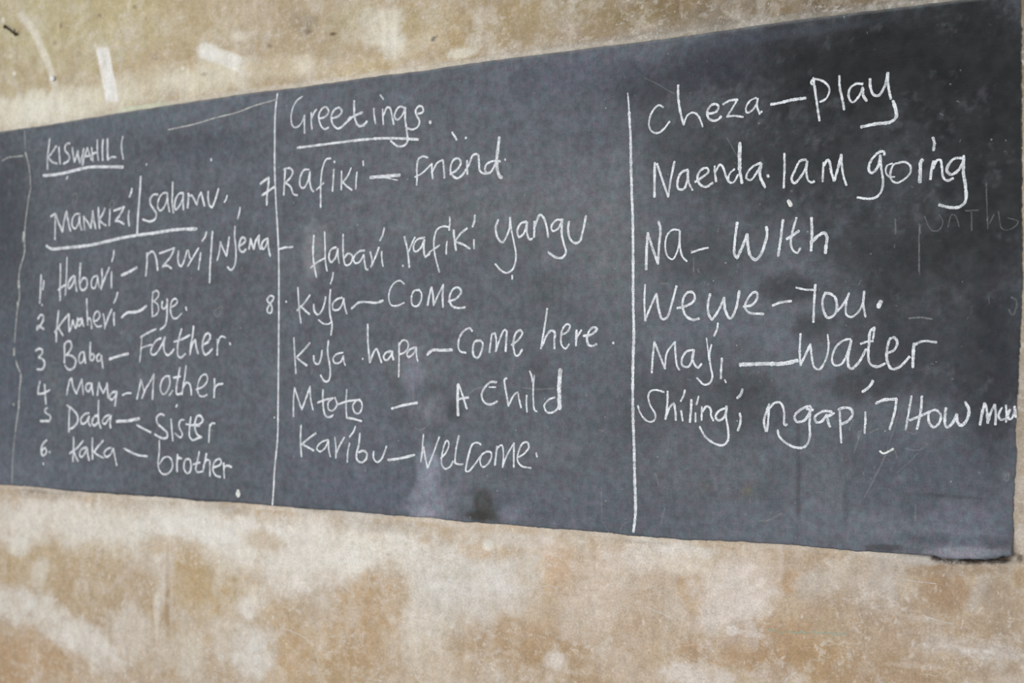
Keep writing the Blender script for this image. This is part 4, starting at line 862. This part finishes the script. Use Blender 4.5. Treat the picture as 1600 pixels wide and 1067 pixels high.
word|Come|5.6:-2140,1497 -2146,1505 -2160,1502 -2177,1487 -2185,1465 -2180,1445 -2160,1440#5.6:-2115,1472 -2131,1470 -2138,1451 -2134,1431 -2122,1426 -2109,1447 -2106,1466 -2115,1473#5.6:-2085,1441 -2081,1466 -2078,1488/-2078,1488 -2067,1491/-2067,1491 -2063,1470 -2065,1443/-2065,1443 -2051,1478 -2037,1500 -2030,1495/-2030,1495 -2032,1474 -2034,1443#5.6:-2016,1460 -1995,1473 -1982,1491 -1988,1498 -2000,1493 -2009,1473 -2009,1450 -2002,1431 -1993,1434 -1983,1448
word|here|5.6:-1907,1552 -1913,1515 -1920,1480 -1926,1450;5.6:-1922,1457 -1908,1484 -1893,1497 -1884,1490 -1886,1472 -1885,1450#5.6:-1866,1484 -1846,1493 -1839,1508 -1848,1512 -1859,1503 -1866,1480 -1864,1459 -1853,1449 -1842,1461#5.6:-1820,1496 -1821,1476 -1822,1457;5.6:-1820,1476 -1806,1496#5.6:-1800,1481 -1774,1486 -1761,1499 -1770,1503 -1783,1494 -1790,1475 -1785,1458 -1772,1456 -1762,1461#7.3:-1715,1464 -1714,1462
word|A|7.8:-2185,1357 -2187,1319 -2185,1274;5.6:-2183,1355 -2172,1331 -2157,1292;5.6:-2187,1316 -2168,1320 -2151,1322
word|child|5.6:-2062,1363 -2081,1363 -2100,1348 -2110,1328 -2100,1309 -2079,1305 -2060,1313;3.9:-2086,1350 -2065,1350#5.6:-2030,1373 -2037,1372 -2035,1349 -2025,1302;5.6:-2024,1304 -2011,1326 -1997,1338 -1993,1322 -1986,1298#5.6:-1969,1330 -1970,1311 -1968,1287;5.6:-1960,1392 -1954,1380 -1952,1365#5.6:-1946,1382 -1949,1354 -1949,1319 -1945,1292 -1938,1289#5.6:-1884,1326 -1902,1320 -1916,1304 -1908,1288 -1893,1287 -1877,1297 -1873,1313;10.6:-1868,1397 -1871,1354 -1870,1297
word|Welcome|5.4:-2300,1220 -2303,1188 -2308,1147/-2308,1147 -2304,1168 -2299,1186/-2299,1186 -2294,1160 -2286,1130/-2286,1130 -2269,1165 -2247,1215#5.4:-2242,1158 -2224,1175 -2215,1199 -2222,1207 -2230,1195 -2238,1166 -2239,1142 -2227,1130 -2209,1139 -2202,1152#5.4:-2183,1220 -2192,1184 -2196,1148/-2196,1148 -2185,1144 -2170,1145#5.4:-2112,1199 -2122,1204 -2139,1199 -2149,1177 -2156,1153 -2160,1127 -2151,1127 -2132,1146 -2110,1171#5.4:-2094,1181 -2108,1173 -2115,1153 -2106,1140 -2091,1148 -2079,1166 -2080,1180 -2094,1181#5.4:-2068,1147 -2064,1173 -2061,1196;5.4:-2060,1192 -2046,1200 -2041,1173 -2044,1142/-2044,1142 -2030,1174 -2008,1206/-2008,1206 -2009,1178 -2009,1144#5.4:-1998,1169 -1977,1180 -1962,1199 -1968,1210 -1982,1206 -1993,1187 -1998,1163 -1986,1148 -1956,1144#5.4:-1940,1183 -1938,1173
word|Cheza|5.4:-1576,2034 -1587,2041 -1601,2033 -1612,2015 -1615,1993 -1607,1978 -1591,1973 -1575,1981 -1559,1998#5.4:-1536,2084 -1536,2055 -1530,2018 -1521,1987/-1521,1987 -1512,2008 -1498,2014 -1486,2009 -1478,1996 -1471,1978#5.4:-1459,2008 -1441,2008 -1429,2018 -1435,2028 -1449,2027 -1459,2013 -1455,1995 -1441,1989 -1431,1991 -1423,1998#5.4:-1418,2026 -1402,2033 -1381,2034/-1381,2034 -1393,2016 -1408,1996/-1408,1996 -1389,1996 -1367,1991#5.4:-1334,2033 -1349,2028 -1360,2011 -1357,2000 -1345,2004 -1332,2019 -1330,2031/-1330,2031 -1332,2014 -1325,1994#5.4:-1321,2000 -1320,1998
dash||5.9:-1297,2014 -1276,2015 -1247,2019 -1212,2020
word|Naenda|6.5:-1599,1901 -1600,1860 -1600,1818;6.5:-1593,1898 -1579,1859 -1563,1816/-1563,1816 -1556,1857 -1546,1900#5.4:-1510,1878 -1528,1872 -1538,1852 -1536,1834 -1522,1831 -1512,1851 -1510,1876/-1510,1876 -1508,1847 -1498,1828#5.4:-1491,1847 -1467,1860 -1455,1870 -1461,1879 -1475,1875 -1485,1860 -1479,1841 -1463,1833 -1445,1842#5.4:-1440,1881 -1439,1863 -1436,1844;5.4:-1438,1867 -1426,1884 -1418,1876 -1412,1858 -1403,1841#5.4:-1389,1870 -1401,1861 -1405,1843 -1393,1838 -1380,1856;9.7:-1375,1930 -1376,1898 -1376,1869;6.5:-1376,1869 -1370,1836#5.9:-1323,1880 -1340,1874 -1355,1861 -1359,1847 -1348,1841 -1332,1859 -1321,1878/-1321,1878 -1325,1852 -1312,1822#5.4:-1306,1850 -1303,1846
word|I|5.4:-1264,1897 -1264,1861 -1266,1818
word|am|5.4:-1211,1879 -1226,1877 -1238,1857 -1247,1837 -1240,1826 -1226,1839 -1213,1858 -1209,1875/-1209,1875 -1211,1851 -1206,1830 -1197,1825 -1192,1828#5.4:-1170,1869 -1171,1848 -1172,1826;5.4:-1168,1862 -1161,1875 -1156,1871 -1151,1844 -1145,1826/-1145,1826 -1136,1853 -1128,1884/-1128,1884 -1126,1852 -1121,1828 -1116,1814
chip||9.2:-1255,1787 -1251,1782 -1248,1776
word|going|5.4:-1029,1875 -1029,1882 -1038,1883 -1053,1873 -1063,1857 -1064,1842 -1057,1837 -1046,1846 -1040,1862 -1038,1875/-1038,1875 -1036,1845 -1032,1818 -1036,1795 -1047,1783 -1064,1780 -1091,1785#4.3:-1011,1855 -1023,1851 -1026,1838 -1019,1826 -1006,1825;4.3:-992,1855 -1007,1853 -1015,1837 -1014,1820 -1002,1811 -986,1817 -971,1831 -971,1847 -982,1856 -996,1856#7:-944,1858 -948,1854 -949,1832 -950,1809#5.4:-920,1853 -925,1831 -927,1814;5.4:-921,1837 -913,1854 -905,1855 -902,1839 -899,1816 -891,1808 -878,1813;7:-921,1904 -918,1892 -920,1877#5.4:-860,1855 -874,1856 -887,1844 -891,1828 -881,1821 -866,1830 -857,1845;6.8:-855,1859 -856,1826 -851,1790 -852,1761 -865,1750 -884,1750 -908,1757
word|play|5.4:-1194,2064 -1189,2031 -1184,1997 -1179,1965;4.9:-1196,2049 -1200,2055 -1194,2061 -1178,2058 -1162,2047 -1155,2033 -1164,2013 -1178,2008#6.5:-1132,2062 -1131,2035 -1125,2008 -1121,1985#5.9:-1078,2038 -1094,2040 -1108,2030 -1110,2011 -1101,1999 -1087,2011 -1078,2030/-1078,2030 -1077,2013 -1069,1999#5.4:-1061,2048 -1060,2028 -1053,2011 -1042,2008 -1029,2025 -1020,2057/-1020,2057 -1020,2031 -1014,1998;6.5:-1009,1993 -1002,1969 -1002,1956 -1014,1947 -1046,1946 -1082,1942
word|Na|6.5:-1618,1731 -1622,1689 -1623,1642;6.5:-1618,1729 -1605,1692 -1591,1655/-1591,1655 -1588,1698 -1584,1738 -1589,1757#5.4:-1534,1734 -1553,1735 -1567,1721 -1571,1694 -1565,1672 -1551,1664 -1539,1682 -1532,1710 -1532,1732/-1532,1732 -1532,1700 -1525,1670 -1513,1658
dash||5.4:-1501,1678 -1481,1684 -1457,1688
word|With|6.5:-1382,1744 -1388,1704 -1389,1668 -1382,1661/-1382,1661 -1369,1687 -1357,1715/-1357,1715 -1355,1688 -1350,1667 -1337,1654 -1323,1666 -1312,1693 -1307,1714 -1309,1730#6.5:-1268,1744 -1273,1705 -1280,1661#5.9:-1235,1747 -1244,1718 -1249,1690 -1244,1673 -1233,1666 -1226,1677;5.9:-1259,1699 -1246,1706 -1229,1717#6.5:-1199,1745 -1198,1709 -1200,1670;6.5:-1198,1690 -1183,1703 -1169,1709 -1162,1700 -1164,1683 -1166,1663
word|Wewe|5.4:-1626,1605 -1628,1564 -1626,1517/-1626,1517 -1612,1549 -1595,1582/-1595,1582 -1589,1545 -1579,1520 -1567,1523 -1553,1559 -1541,1599#5.4:-1539,1546 -1513,1551 -1493,1565 -1495,1581 -1509,1584 -1521,1573 -1525,1551 -1515,1526 -1497,1517 -1481,1520#5.9:-1452,1578 -1458,1553 -1456,1528 -1447,1516/-1447,1516 -1430,1539 -1416,1568/-1416,1568 -1413,1538 -1400,1518 -1386,1541 -1377,1583#5.4:-1367,1546 -1346,1549 -1332,1565 -1333,1579 -1344,1577 -1359,1558 -1363,1544 -1354,1532 -1316,1528
dash||5.4:-1294,1547 -1272,1554 -1248,1556
word|You|5.4:-1236,1587 -1216,1582 -1191,1580;5.9:-1190,1592 -1193,1555 -1195,1507#5.4:-1166,1574 -1173,1557 -1171,1534 -1161,1516 -1145,1523 -1139,1543 -1145,1564 -1159,1572 -1166,1571#5.4:-1139,1530 -1127,1543 -1118,1556 -1111,1571/-1111,1571 -1118,1546 -1117,1522 -1106,1517 -1089,1529 -1078,1552 -1076,1574/-1076,1574 -1078,1545 -1073,1517#9.2:-1038,1551 -1044,1538
word|Water|5.4:-1226,1481 -1228,1445 -1226,1409/-1226,1409 -1213,1435 -1202,1457/-1202,1457 -1199,1428 -1193,1404 -1182,1399 -1166,1421 -1159,1452 -1161,1478#5.4:-1108,1468 -1124,1465 -1143,1448 -1151,1425 -1147,1410 -1131,1410 -1117,1431 -1106,1465/-1106,1465 -1113,1431 -1113,1408 -1107,1401 -1089,1415 -1072,1445#5.4:-1052,1493 -1062,1485 -1065,1458 -1067,1431 -1062,1411 -1045,1406 -1029,1413;5.4:-1084,1457 -1072,1461 -1056,1463;5.4:-1052,1493 -1054,1481 -1056,1468#5.4:-1026,1435 -1007,1444 -1001,1461 -1007,1470 -1017,1468 -1024,1445 -1024,1418 -1014,1401 -997,1405 -974,1428#7:-964,1457 -966,1431 -967,1405;5.4:-965,1451 -954,1459 -938,1462 -915,1459
word|Maji|5.4:-1608,1390 -1605,1430 -1601,1465/-1601,1465 -1587,1434 -1572,1400/-1572,1400 -1567,1438 -1545,1465/-1545,1465 -1544,1438 -1539,1405 -1533,1397#5.4:-1497,1445 -1515,1441 -1527,1423 -1525,1407 -1509,1405 -1497,1430 -1495,1445/-1495,1445 -1499,1423 -1485,1402 -1475,1412#5.4:-1449,1457 -1454,1437 -1452,1409 -1447,1380 -1454,1366 -1468,1362 -1487,1378;3.2:-1462,1473 -1458,1444 -1456,1420;5.4:-1432,1508 -1434,1496 -1442,1478#5.4:-1422,1425 -1424,1402 -1425,1377;5.4:-1415,1374 -1412,1368
dash||8.1:-1376,1410 -1320,1412 -1265,1413 -1233,1420
word|Shilingi|5.4:-1575,1343 -1594,1348 -1612,1345 -1618,1332 -1612,1310 -1598,1288 -1600,1276 -1614,1270 -1631,1280 -1643,1298 -1646,1309#5.4:-1565,1345 -1566,1314 -1571,1278;5.4:-1570,1282 -1559,1307 -1549,1316 -1545,1300 -1543,1276#5.4:-1529,1299 -1527,1286 -1525,1275;5.4:-1519,1349 -1522,1337 -1530,1322#5.4:-1502,1326 -1503,1301 -1506,1272#5.4:-1491,1294 -1491,1283 -1491,1273;5.4:-1483,1334 -1485,1325 -1489,1315#5.4:-1474,1309 -1475,1294 -1475,1278;5.4:-1472,1298 -1462,1311 -1452,1306 -1450,1288 -1444,1277#5.4:-1412,1308 -1429,1301 -1439,1288 -1433,1278 -1419,1283 -1411,1299 -1411,1312/-1411,1312 -1412,1289 -1407,1261 -1407,1232 -1419,1220 -1439,1222 -1466,1239 -1480,1262#5.4:-1377,1296 -1374,1282 -1377,1268 -1382,1255;7.6:-1370,1352 -1374,1340 -1383,1332
word|ngapi|5.4:-1303,1319 -1311,1298 -1316,1277 -1310,1254 -1306,1277 -1304,1305;5.4:-1304,1308 -1289,1322 -1276,1323 -1267,1306 -1265,1271 -1259,1273#5.9:-1203,1317 -1225,1308 -1241,1292 -1236,1279 -1218,1283 -1205,1300 -1202,1314/-1202,1314 -1205,1279 -1205,1242 -1216,1223 -1236,1220 -1262,1230 -1280,1247 -1282,1259#5.4:-1212,1309 -1196,1307#5.4:-1152,1304 -1171,1305 -1192,1291 -1188,1279 -1177,1281 -1163,1297/-1163,1297 -1160,1279 -1156,1270;5.4:-1160,1294 -1146,1301#5.4:-1133,1305 -1132,1273 -1130,1235;5.4:-1137,1309 -1122,1314 -1107,1311 -1103,1299 -1114,1284 -1131,1276#5.4:-1074,1305 -1074,1285 -1076,1258;7:-1056,1374 -1066,1360 -1080,1350
numeral|7|5.9:-1050,1324 -1034,1332 -1003,1335/-1003,1335 -1008,1304 -1019,1268
word|How|5.4:-970,1342 -976,1308 -983,1269;5.4:-947,1342 -950,1309 -958,1270;5.4:-974,1289 -952,1298 -931,1308#5.4:-917,1313 -931,1308 -932,1285 -922,1275 -910,1284 -906,1303 -915,1312#5.9:-895,1317 -898,1293 -894,1275 -882,1284 -872,1304/-872,1304 -871,1290 -864,1280 -852,1290 -846,1314 -854,1331
word|muc|5.5:-823,1283 -818,1309 -813,1329/-813,1329 -809,1317 -807,1287/-807,1287 -800,1310 -792,1326/-792,1326 -790,1306 -791,1284#4.9:-777,1320 -783,1310 -784,1299 -779,1294 -772,1296#5.2:-769,1325 -768,1309 -769,1290#5.2:-761,1316 -765,1304 -762,1295 -756,1299 -751,1312;5.2:-751,1323 -750,1312 -749,1301
chip||5.4:-1041,1219 -1034,1214 -1025,1217 -1011,1225
crack||3.6:-3280,2131 -3168,2138 -3078,2149 -2989,2157 -2919,2170 -2838,2179#4.2:-3988,1610 -3996,1583 -4002,1541 -4009,1481#8.4:-4011,1460 -4012,1438#6.6:-4001,1417 -3992,1396#4.8:-3992,1396 -3980,1381#6.6:-3976,1375 -3977,1348 -3982,1327#4.2:-3982,1327 -3985,1288#7.2:-3985,1285 -3986,1261#4.2:-3987,1258 -3998,1209 -4003,1179#3:-4003,1179 -4013,1124 -4017,1076 -4019,1009#7.2:-4014,1275 -4012,1269#2.1:-3963,2189 -3960,2157 -3958,2129#5.4:-3958,2115 -3952,2103#3:-3952,2103 -3941,2075 -3933,2034 -3930,2002#4.2:-3927,1998 -3939,1963 -3947,1923 -3955,1883 -3959,1851#10.8:-3962,1848 -3965,1818#4.8:-3961,1815 -3959,1795 -3961,1769#4.2:-4078,2096 -4047,2105 -4009,2105 -3969,2105#4.8:-3960,1824 -3959,1782 -3971,1752 -3982,1729 -3989,1693#10.2:-3989,1687 -3987,1665#4.8:-3986,1662 -3984,1632 -3991,1611#7.8:-3993,1614 -3993,1596
mark||5.4:-3097,2027 -3096,2021
divider||6.4:-2830,2196 -2838,2140 -2840,2052 -2840,1983 -2836,1895 -2829,1807 -2824,1723 -2823,1591 -2824,1388 -2825,1301 -2827,1192 -2838,1104 -2841,1054 -2846,1000
divider||4.5:-1674,2079 -1672,2059 -1670,2032#6.7:-1670,2032 -1666,1965 -1665,1910 -1663,1836 -1660,1763 -1659,1638 -1659,1566 -1657,1492#8.3:-1657,1492 -1660,1393 -1660,1299 -1657,1207 -1655,1127 -1653,1047 -1659,1000'''
def bsurf(x, z): return board_y(np.float64(x), np.float64(z))
KIND = {'word': 'chalk_word', 'underline': 'chalk_underline', 'dash': 'chalk_dash', 'mark': 'chalk_dot', 'bar': 'chalk_bar',
        'numeral': 'chalk_numeral', 'divider': 'chalk_divider', 'faint': 'rubbed_chalk', 'crack': 'surface_crack', 'chip': 'surface_chip'}
def length(seg):
    return sum(math.dist(p, q) for p, q in zip(seg[:-1], seg[1:]))
for line in STROKES.split('\n'):
    kind, text, body = line.split('|')
    mat = {'faint': M_faint, 'crack': M_crack, 'chip': M_chip}.get(kind, M_chalk)
    pieces = body.split('#')
    joined = kind in ('faint', 'crack', 'divider', 'chip')
    if joined: pieces = [body.replace('#', ';')]
    holder = bb
    if len(pieces) > 1 and kind == 'word':
        holder = bpy.data.objects.new('chalk_word', None); C.objects.link(holder); holder.parent = bb
        holder['label'] = 'white chalk writing that reads ' + text
    for piece in pieces:
        ck = Chalk(bsurf, 0.0001 if kind == 'faint' else 0.0004)
        total = 0; n = 0
        for st in piece.split(';'):
            w, segs = st.split(':')
            for sg in segs.split('/'):
                pts = [tuple(map(float, t.split(','))) for t in sg.split()]
                if len(pts) == 1: continue
                total += length(pts); n += 1
                ck.stroke(spline(pts), float(w) * (0.98 if mat is M_chalk else 1.0) / 1000)
        name = KIND[kind]
        if kind == 'word' and holder is not bb: name = 'chalk_dot' if total < 45 and n <= 2 and total / n < 30 else 'chalk_letter'
        o = ck.build(name, mat, holder)
        if kind == 'word' and holder is bb: o['label'] = 'white chalk writing that reads ' + text
        elif kind == 'numeral': o['label'] = 'small white chalk number ' + text
        elif kind == 'divider': o['label'] = 'tall white chalk line between two columns of words'
        elif kind == 'faint': o['kind'] = 'stuff'; o['label'] = 'faint half-rubbed chalk traces, scratches and specks'
        elif kind == 'crack': o['kind'] = 'stuff'; o['label'] = 'thin pale crack wandering down the board'

# loose flecks of chalk and pinhole chips all over the board
ck = Chalk(bsurf, 0.0001)
rs = random.Random(23)
for k in range(520):
    x = rs.uniform(-4.1, -0.80); z = rs.uniform(1.02, 2.17)
    if rs.random() < 0.5: z = 1.02 + (z - 1.02) * rs.random()
    a = rs.gauss(1.5, 0.7); L = rs.uniform(0.001, 0.006) * (2.2 if rs.random() < 0.12 else 1)
    ck.stroke(np.array([(x, z), (x + L * math.cos(a), z + L * math.sin(a))]), rs.uniform(0.0012, 0.0034))
o = ck.build('chalk_specks', M_faint, bb); o['kind'] = 'stuff'; o['label'] = 'tiny pale flecks of chalk'

# ------------------------------------------------------------------ scratches on the plaster
WALL_MARKS = '''chalk_scratch|3.5|.5|-2821,643 -2789,643 -2759,637 -2735,630 -2709,619 -2692,602 -2685,588
chalk_scratch|3|.5|-2687,588 -2675,568 -2668,551
green_chalk_line|4.5|.35|-1309,796 -1289,797
green_chalk_line|4.5|.35|-1281,793 -1265,795
green_chalk_line|5|.45|-1256,798 -1239,796 -1222,801 -1213,797
green_chalk_line|5|.45|-1200,804 -1177,801 -1158,806 -1143,802
green_chalk_line|4.5|.35|-1140,806 -1122,805
chalk_scratch|3|.4|-1943,838 -1901,847 -1878,841
chalk_scratch|3|.5|-1626,819 -1591,810 -1553,798
chalk_scratch|3|.3|-1539,832 -1514,814
chalk_scratch|3|.35|-993,939 -951,937 -920,936
chalk_scratch|3|.3|-951,866 -910,856 -882,854
chalk_scratch|4|.5|-2784,820 -2740,793 -2716,776
chalk_scratch|4|.4|-2668,844 -2621,815 -2574,783 -2540,765
chalk_scratch|3|.4|-1270,679 -1255,696 -1239,707
chalk_scratch|5|.5|-3494,891 -3471,874
chalk_scratch|5|.6|-3704,670 -3692,661
chalk_scratch|5|.45|-3215,831 -3204,802
chalk_scratch|5|.5|-3326,645 -3315,675
chalk_scratch|5|.4|-3528,514 -3498,477 -3480,469
chalk_scratch|4|.4|-3401,837 -3344,851
chalk_scratch|4|.3|-1974,923 -1968,882 -1966,858
chalk_scratch|4|.3|-2438,748 -2460,772
chalk_scratch|4|.35|-1471,1013 -1468,1010'''
def wsurf(x, z):
    x = np.float64(x); z = np.float64(z)
    return 0.0026 * fbm(x * 5, z * 5, 4, 51) + 0.0011 * fbm(x * 60, z * 60, 3, 61, 0.8)
for line in WALL_MARKS.split('\n'):
    nm, w, a, pts = line.split('|')
    ck = Chalk(wsurf, 0.0001)
    ck.stroke(spline([tuple(map(float, t.split(','))) for t in pts.split()]), float(w) / 1000)
    ck.build(nm, M_green if 'green' in nm else M_wchalk, wall)

# ------------------------------------------------------------------ small things fixed in the wall
def tube(pts, r, mat, name, parent=None, seg=10):
    bm = bmesh.new(); rings = []
    from mathutils import Vector
    V = [Vector(p) for p in pts]
    for i, p in enumerate(V):
        t = (V[min(i + 1, len(V) - 1)] - V[max(i - 1, 0)]).normalized()
        a = t.orthogonal().normalized(); b = t.cross(a)
        rr = r[i] if isinstance(r, (list, tuple)) else r
        rings.append([bm.verts.new(p + (a * math.cos(q) + b * math.sin(q)) * rr) for q in [2 * math.pi * k / seg for k in range(seg)]])
    for A, B in zip(rings[:-1], rings[1:]):
        for k in range(seg): bm.faces.new((A[k], A[(k + 1) % seg], B[(k + 1) % seg], B[k]))
    bm.faces.new(rings[0][::-1]); bm.faces.new(rings[-1])
    bmesh.ops.recalc_face_normals(bm, faces=bm.faces)
    me = bpy.data.meshes.new(name); bm.to_mesh(me); bm.free(); me.materials.append(mat); me.shade_smooth()
    o = bpy.data.objects.new(name, me); C.objects.link(o)
    if parent: o.parent = parent
    return o
(ax, az), (hx, hz), (kx, kz) = (-4.0556, 2.5475), (-4.0052, 2.5173), (-4.0003, 2.5296)
nail = bpy.data.objects.new('bent_nail', None); C.objects.link(nail)
nail['label'] = 'rusty nail bent flat against the ochre plaster high above the board'
nail['category'] = 'nail'
nail.location = (hx, 0, hz)
def off(p): return (p[0] - hx, p[1], p[2] - hz)
tube([off(p) for p in ((hx, 0.012, hz), (hx, -0.008, hz), (hx - 0.004, -0.013, hz + 0.002), ((ax + hx) / 2, -0.014, (az + hz) / 2 + 0.001), (ax, -0.013, az))],
     0.0034, M_rust, 'nail_shank', nail)
tube([off(p) for p in ((ax + 0.002, -0.013, az - 0.001), (ax - 0.0015, -0.013, az + 0.001))], 0.0065, M_rust, 'nail_head', nail, 14)
tube([off(p) for p in ((hx, -0.010, hz - 0.006), (hx + 0.002, -0.016, hz + 0.004), (kx + 0.004, -0.018, kz + 0.002))], [0.0035, 0.003, 0.0012], M_rust, 'wire_tail', nail)

px_, pz_ = (-3.8167, 2.3466)
pin = bpy.data.objects.new('drawing_pin', None); C.objects.link(pin)
pin['label'] = 'small round white pin head in the plaster at the foot of the pale streak'
pin['category'] = 'pin'
pin.location = (px_, 0, pz_)
bm = bmesh.new(); bmesh.ops.create_uvsphere(bm, u_segments=20, v_segments=12, radius=1)
for v in bm.verts: v.co = (v.co.x * 0.0095, -0.010 + v.co.y * 0.007, v.co.z * 0.0095)
me = bpy.data.meshes.new('pin_head'); bm.to_mesh(me); bm.free(); me.materials.append(M_white); me.shade_smooth()
o = bpy.data.objects.new('pin_head', me); C.objects.link(o); o.parent = pin
tube([(0, 0.012, 0), (0, -0.008, 0)], 0.0015, M_rust, 'pin_shaft', pin)
